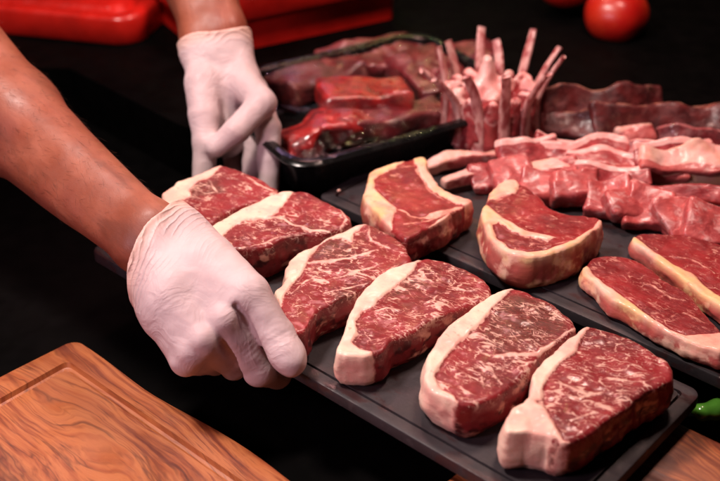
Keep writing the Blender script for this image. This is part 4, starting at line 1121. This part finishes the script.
G2 = 'slices of lamb heaped around the crown'
def slice_(label, c, half, yaw, roll=0, pitch=0, mat=None, edge=.35, bend=.007, cat='lamb slice', name='lamb_slice', group=G2, fatw=.8, tip=0.0, rr=.0026):
    c = V3(c); A = axes(R(yaw), R(pitch), R(roll))
    seed = int(abs(c[0] * 7919 + c[1] * 104729)) % 17
    def f(P):
        W = np.stack([vnoise(P, 30, seed), vnoise(P, 30, seed + 5), vnoise(P, 34, seed + 9)], -1) * bend
        Q = P + W
        L = (Q - c) @ A.astype(np.float32)
        hy = half[1] * (1 - tip * np.clip(L[..., 0] / half[0], -1, 1))
        q0 = np.abs(L[..., 0]) - half[0] + rr * 1.4; q1 = np.abs(L[..., 1]) - hy + rr * 1.4; q2 = np.abs(L[..., 2]) - half[2] + rr * .85
        d = np.sqrt(np.maximum(q0, 0) ** 2 + np.maximum(q1, 0) ** 2 + np.maximum(q2, 0) ** 2) + np.minimum(np.maximum(np.maximum(q0, q1), q2), 0) - rr
        return np.maximum(d + fbm(P, 95, seed, 2) * .0011, .0008 - P[..., 2])
    H = np.abs(A) @ np.array(half) + bend + .006
    v, q = sdf_mesh(f, c - H, c + H, .0016, 1)
    W = np.stack([vnoise(v, 30, seed), vnoise(v, 30, seed + 5), vnoise(v, 34, seed + 9)], -1) * bend
    L = ((v + W - c) @ A) / np.array(half)
    fat = np.clip((L[:, 1] - (1 - 2 * edge)) * 3, 0, fatw)
    o = mesh_obj(name, v, q, mat or M_LAMB, attrs={'fat': fat}, loc=tuple(float(x) for x in c), rotz=R(yaw))
    return tag(o, label, cat, group)

slice_('pale narrow lamb slice pointing left, the upper of the two beside the rib steak', (0.1070, 0.1380, 0.0120), (.046, .0085, .0062), 16, 10, 0, M_PALE, .95, .007, fatw=.8, tip=-.25)
slice_('pale narrow lamb slice pointing left, the lower of the two beside the rib steak', (0.1265, 0.1107, 0.0130), (.052, .0095, .0062), 24, 5, 0, M_PALE, .95, .008, fatw=.8, tip=-.2)
slice_('red lamb slice flat under the lower pale slice', (0.1457, 0.1038, 0.0100), (.040, .016, .0060), 14, 12, 0, M_LAMB, .12)
slice_('pink lamb slice standing on edge at the foot of the crown', (0.1687, 0.1241, 0.0260), (.034, .016, .0052), 22, 42, 4, M_LAMB, .30)
slice_('curled red lamb slice at the right foot of the crown', (0.2009, 0.1388, 0.0240), (.024, .015, .0050), -12, 35, 8, M_LAMB, .28, .010)
slice_('long white fat slice lying above the left half of the red pieces', (0.1898, 0.1016, 0.0190), (.044, .010, .0045), 8, 18, 0, M_PALE, .9, .006, fatw=.8)
slice_('broad pink lamb slice with a pale top edge behind the long white slice', (0.2234, 0.1270, 0.0200), (.046, .018, .0052), 6, 38, 0, M_LAMB, .32, .008)
slice_('deep pink lamb slice crossing the heap behind the middle of the red pieces', (0.2473, 0.1088, 0.0240), (.042, .014, .0048), -16, 30, 0, M_LAMB, .35, .009)
slice_('dull red lamb slice sloping down to the right below the dark aged beef', (0.2720, 0.1318, 0.0220), (.046, .014, .0050), -14, 40, 0, M_LAMB, .18, .007)
slice_('pale lamb slice with red edges in the middle of the heap', (0.2708, 0.0981, 0.0220), (.042, .012, .0050), -4, 24, 0, M_PALE, .55, .008, fatw=.7)
slice_('thin pink lamb slice just above the middle of the row of red pieces', (0.2438, 0.0800, 0.0230), (.036, .011, .0042), -6, 34, 0, M_LAMB, .4, .007)
slice_('folded pale fat slice on top of the yellow-edged slab', (0.3190, 0.0961, 0.0340), (.048, .017, .0046), 3, 26, 0, M_PALE, .75, .009, fatw=.75)
slice_('pink lamb slice peeping out behind the folded pale fat slice', (0.3057, 0.1129, 0.0340), (.040, .014, .0046), 6, 44, 0, M_LAMB, .4, .008)
slab('fat_slab', 'slab of pale meat with a yellow fat edge at the right border above the red pieces', 'meat slab', None, (0.3351, 0.1006, 0.0140), (.046, .014, .0130), 2, M_FATSLAB, r=.003, noise=.0016, fat=lambda L: np.clip(.5 + .8 * (L[:, 1] < -.5), 0, 1))
slice_('long dark red slice behind the right end of the red pieces', (0.3135, 0.0344, 0.0280), (.050, .011, .0055), -6, 30, 0, M_LAMB, 0.0, .006)

for lb, c, hf, yw in DICE:
    slice_(lb, c, (hf[0] * 1.12, hf[1] * 1.05, hf[2] * .58), yw * .6, random.uniform(22, 46), random.uniform(-10, 10), M_DICE, .16, .0075, 'meat piece', 'meat_piece', G1, .55, random.uniform(-.15, .15), .0036)

# dark aged beef behind
G3 = 'dark aged beef at the back of the display'
def aged(label, c, half, yaw, roll, mat=None, edge=.13, bend=.008, fatw=.62, tip=0.0):
    slice_(label, c, half, yaw, roll, random.uniform(-4, 4), mat or M_DARK, edge, bend, 'aged beef', 'aged_beef', G3, fatw, tip, .0045)
aged('dark aged beef rib with a thin pale rind, the rear one with a rounded end', (0.2646, 0.2373, 0.0160), (.070, .028, .0095), 13, 58, tip=.15)
aged('long dark aged beef rib with a ridged pale rind, running to the right edge', (0.3223, 0.2047, 0.0140), (.082, .027, .0095), 2, 55)
aged('dark red end of aged beef in front of the rounded rib', (0.2287, 0.2121, 0.0080), (.036, .019, .0100), -8, 40, edge=.2, tip=-.2)
aged('pinkish chopped beef piece with bone ends at the right edge', (0.3499, 0.1772, 0.0090), (.042, .018, .0095), -4, 45, M_DULL, .25, .010)
aged('small pale brown beef chunk between the two dark ribs', (0.2869, 0.1838, 0.0080), (.020, .014, .0100), 18, 30, M_PALE, .4)

# ================================================================== wrapped plastic tray of meat
def packed_tray():
    c = V3((0.0000, 0.2266, 0.0340)); yaw = R(31)
    c[:2] += np.array((math.cos(yaw), math.sin(yaw))) * .018 + np.array((-math.sin(yaw), math.cos(yaw))) * .016
    root = empty('meat_tray', (float(c[0]), float(c[1]), -.0108))
    tag(root, 'black plastic tray of dark red meat cuts under clear film, behind the far glove', 'meat tray')
    hx, hy = .146, .114
    cs, sn = math.cos(yaw), math.sin(yaw)
    def place(L, z): return [(c[0] + x * cs - y * sn, c[1] + x * sn + y * cs, z) for x, y in L]
    prof = [(.016, -.0106), (.010, -.006), (.0045, .032), (-.004, .0335), (-.006, .0315), (-.007, .0335), (-.004, .0365), (.003, .0368), (.0065, .0345), (.013, .004), (.020, .000)]
    Vv = []
    for ins, z in prof:
        L = rrect(hx - ins, hy - ins, .028 - ins * .5, 20, 10)
        n = len(L); Vv += place(L, z)
    F = [tuple(reversed(f)) for f in ring_faces(len(prof), n)]
    Vv += [(c[0], c[1], -.0106), (c[0], c[1], .000)]
    b = len(Vv) - 2; last = (len(prof) - 1) * n
    for i in range(n):
        j = (i + 1) % n
        F.append((b, i, j)[::-1]); F.append((b + 1, last + i, last + j))
    tr = mesh_obj('tray_shell', Vv, F, M_BLACK, parent=root, loc=(float(c[0]), float(c[1]), -.0106))
    smooth_by_angle(tr, 40)
    # film: tight over the rim, lifted and creased over the meat
    nx, ny = 110, 84
    Vf, idx, Ff = [], {}, []
    for i in range(nx + 1):
        for j in range(ny + 1):
            x = (2 * i / nx - 1) * (hx + .005); y = (2 * j / ny - 1) * (hy + .005)
            ex, ey = hx + .005, hy + .005
            q = max(abs(x) - (ex - .032), 0), max(abs(y) - (ey - .032), 0)
            if math.hypot(*q) > .0325: continue
            e = min(1, max(0, (.032 - math.hypot(*q)) / .03)) * min(1, (ex - abs(x)) / .03, (ey - abs(y)) / .03)
            X, Y, _ = place([(x, y)], 0)[0]
            w = mnoise.noise((x * 16, y * 16, 1.3)) * .004 + abs(mnoise.noise((x * 42 + y * 20, y * 34, 4.1))) * .0015
            z = .0375 + e * (.0055 + w)
            idx[i, j] = len(Vf); Vf.append((X, Y, z))
    for i in range(nx):
        for j in range(ny):
            k = [(i, j), (i + 1, j), (i + 1, j + 1), (i, j + 1)]
            if all(t in idx for t in k): Ff.append([idx[t] for t in k])
    mesh_obj('film', Vf, Ff, M_FILM, parent=root, loc=(float(c[0]), float(c[1]), .0255))
    return c
packed_tray()
G4 = 'meat cuts inside the wrapped plastic tray'
def cut(label, c, half, yaw, mat, edge=.1, bend=.007, fatw=.35):
    slice_(label, c, half, yaw, random.uniform(-8, 8), random.uniform(-6, 6), mat, edge, bend, 'meat cut', 'meat_cut', G4, fatw, random.uniform(-.15, .15), .006)
cut('big bright red meat cut in the middle of the wrapped tray', (0.0022, 0.2543, 0.0260), (.054, .036, .0125), 14, M_PACK)
cut('stringy pink-red meat cut at the near left end of the wrapped tray', (-0.0416, 0.1801, 0.0180), (.058, .030, .0125), 34, M_PACK, .3, .010)
cut('flat pinkish meat cut under the near edge of the big red one', (0.0386, 0.2199, 0.0160), (.070, .028, .0105), 31, M_DULL, .3, .006)
cut('dark meat cut at the far left of the wrapped tray', (-0.0505, 0.3210, 0.0180), (.056, .036, .0125), 40, M_DARK)
cut('wide dull red meat cut along the far side of the wrapped tray', (0.0143, 0.3769, 0.0180), (.072, .034, .0125), 28, M_DULL, .2)
cut('dull red meat cut at the right end of the wrapped tray next to the crown', (0.0808, 0.3296, 0.0180), (.036, .050, .0125), 31, M_DULL, .25)
cut('dark pinkish meat cut in the far right corner of the wrapped tray, behind the crown', (0.1286, 0.3769, 0.0180), (.042, .034, .012), 20, M_DULL, .2)

# ================================================================== red plastic things at the back
def red_board():
    p = V3((-0.2998, 0.4897, -0.0112)); a = V3((-0.4777, 0.5350, -0.0112))
    d = p - a; yaw = math.atan2(d[1], d[0])
    hx, hy = .26, .17
    ux = np.array((math.cos(yaw), math.sin(yaw))); uy = np.array((-ux[1], ux[0]))
    c = p[:2] + np.array((.012, -.004)) - ux * hx + uy * hy
    o = board('red_tray', c, hx, hy, .034, -.0108, .027, M_RED, .016, .02, .008, edge=.006, yaw=yaw, corner_in=.02)
    smooth_by_angle(o, 50)
    tag(o, 'red plastic tray with a rounded corner behind the bare forearm', 'plastic tray')
red_board()
def red_crate():
    a = V3((-0.1947, 0.4435, -0.0112)); b = V3((0.0519, 0.5866, -0.0112))
    d = b - a; L = float(np.linalg.norm(d[:2])); yaw = math.atan2(d[1], d[0])
    ux = np.array((math.cos(yaw), math.sin(yaw))); uy = np.array((-ux[1], ux[0]))
    hx, hy = L / 2, .12
    c = (a[:2] + b[:2]) / 2 + uy * hy
    prof = [(.008, -.0106), (.003, -.0095), (.002, .028), (.001, .0335), (-.012, .035), (-.014, .038), (-.014, .074), (-.012, .078), (.004, .078), (.007, .074), (.010, -.004)]
    Vv = []
    for ins, z in prof:
        P = rrect(hx - ins, hy - ins, .012 - min(ins, .008) * .5, 16, 6); n = len(P)
        Vv += [(c[0] + x * ux[0] + y * uy[0], c[1] + x * ux[1] + y * uy[1], z) for x, y in P]
    F = [tuple(reversed(f)) for f in ring_faces(len(prof), n)]
    Vv += [(c[0], c[1], -.0106), (c[0], c[1], -.004)]
    k = len(Vv) - 2; last = (len(prof) - 1) * n
    for i in range(n):
        j = (i + 1) % n
        F.append((k, j, i)); F.append((k + 1, last + i, last + j))
    o = mesh_obj('red_crate', Vv, F, M_RED, loc=(c[0], c[1], -.0106), rotz=yaw)
    smooth_by_angle(o, 40)
    tag(o, 'bright red plastic crate with a thick lip behind the far glove', 'plastic crate')
red_crate()

# ================================================================== tomatoes, pepper, crumbs
def tomato(c, r, seed, label):
    n, m = 56, 30
    Vv = []
    for i in range(m + 1):
        th = math.pi * i / m
        for j in range(n):
            ph = 2 * math.pi * j / n
            k = 1 + .025 * math.cos(5 * ph + seed) * math.sin(th) + .03 * mnoise.noise((math.cos(ph) * math.sin(th) + seed, math.sin(ph) * math.sin(th), math.cos(th)))
            rr = r * k * math.sin(th) ** .92
            z = r * .86 * math.cos(th) - r * .16 * math.exp(-(th / .38) ** 2)
            Vv.append((c[0] + rr * math.cos(ph), c[1] + rr * math.sin(ph), c[2] + z))
    F = [tuple(reversed(f)) for f in ring_faces(m + 1, n)]
    o = mesh_obj('tomato', Vv, F, M_TOM, loc=c)
    tag(o, label, 'tomato', 'tomatoes at the back of the counter')
    for j in range(5):
        a = 2 * math.pi * j / 5 + seed
        b = Vector((c[0], c[1], c[2] + r * .74))
        pts = [b, b + Vector((math.cos(a) * r * .25, math.sin(a) * r * .25, .002)), b + Vector((math.cos(a) * r * .55, math.sin(a) * r * .55, .006))]
        strands('sepal', [tuple(p) for p in pts], [.0022, .0018, .0007], M_STALK, parent=o, noise=0, res=.0012)
tomato((0.3375, 0.5398, 0.0147), .0425, .7, 'larger red tomato right of its mostly cropped neighbour')
tomato((0.2809, 0.6115, 0.0351), .0400, 2.9, 'red tomato cropped by the top edge, only its underside showing')

def pepper():
    pts = [(0.2564, -0.1961, -0.0300), (0.2629, -0.2008, -0.0300), (0.2743, -0.1985, -0.0300), (0.2906, -0.1902, -0.0300), (0.3065, -0.1830, -0.0290)]
    o = strands('chili_pepper', pts, [.0028, .0058, .0074, .0078, .0062], M_GREEN, noise=.0008, res=.0012, wob=45)
    tag(o, 'green chili pepper cut by the right edge below the slate corner', 'chili pepper')
    strands('stalk', [(0.3065, -0.1830, -0.0290), (0.3184, -0.1818, -0.0240)], [.0034, .0022], M_STALK, parent=o, noise=.0003, res=.001)
pepper()
o = strands('fat_crumb', [(-0.0214, 0.0862, 0.0030), (-0.0195, 0.0872, 0.0030)], [.0013, .0011], M_PALE, fat=1, noise=.0006, res=.0006, wob=200)
tag(o, 'tiny white crumb of fat on the rear slate left of the rib steak', 'crumb')

# ================================================================== camera
cam = bpy.data.cameras.new('camera'); cam.lens = 55; cam.sensor_width = 36; cam.clip_start = .02; cam.clip_end = 50
co = bpy.data.objects.new('camera', cam); col.objects.link(co)
co.location = (0, -.8480, .5299); co.rotation_euler = (R(90 - 32), 0, 0)
cam.dof.use_dof = True; cam.dof.focus_distance = .87; cam.dof.aperture_fstop = 5.0
scene.camera = co

# ================================================================== lamps over the counter
def area(name, loc, target, size, power, color, sy=None):
    l = bpy.data.lights.new(name, 'AREA'); l.energy = power; l.color = color; l.size = size
    if sy: l.shape = 'RECTANGLE'; l.size_y = sy
    o = bpy.data.objects.new(name, l); col.objects.link(o)
    o.location = loc
    o.rotation_euler = (Vector(target) - Vector(loc)).to_track_quat('-Z', 'Y').to_euler()
    return o
area('counter_lamp', (-.42, -.06, .95), (-.04, -.10, 0), .15, 13.5, (1, .82, .76))
area('counter_lamp', (.30, .22, .95), (.14, .08, 0), .18, 6.8, (1, .66, .57))
area('counter_lamp', (-.05, .70, .90), (.0, .25, 0), .20, 3.2, (1, .46, .44))
area('counter_lamp', (-.62, -.62, .48), (-.15, -.15, 0), .16, 3.6, (1, .64, .76))
for loc, e, c in (((.08, 1.16, .46), .6, (1, .85, .35)), ((-.10, 1.12, .50), .6, (.95, .55, 1)), ((.22, 1.14, .44), .12, (.4, 1, .4)),
                  ((.04, .76, .66), .5, (1, .82, .30)), ((.11, .79, .63), .5, (1, .82, .30)), ((.20, .72, .60), .4, (1, .85, .35))):
    l = bpy.data.lights.new('display_led', 'POINT'); l.energy = e; l.color = c; l.shadow_soft_size = .0045
    o = bpy.data.objects.new('display_led', l); col.objects.link(o); o.location = loc
w = bpy.data.worlds.new('World'); scene.world = w; w.use_nodes = True
w.node_tree.nodes['Background'].inputs[0].default_value = (.9, .55, .55, 1)
w.node_tree.nodes['Background'].inputs[1].default_value = .004
scene.view_settings.view_transform = 'Standard'; scene.view_settings.look = 'None'; scene.view_settings.exposure = 0
scene.cycles.use_denoising = True
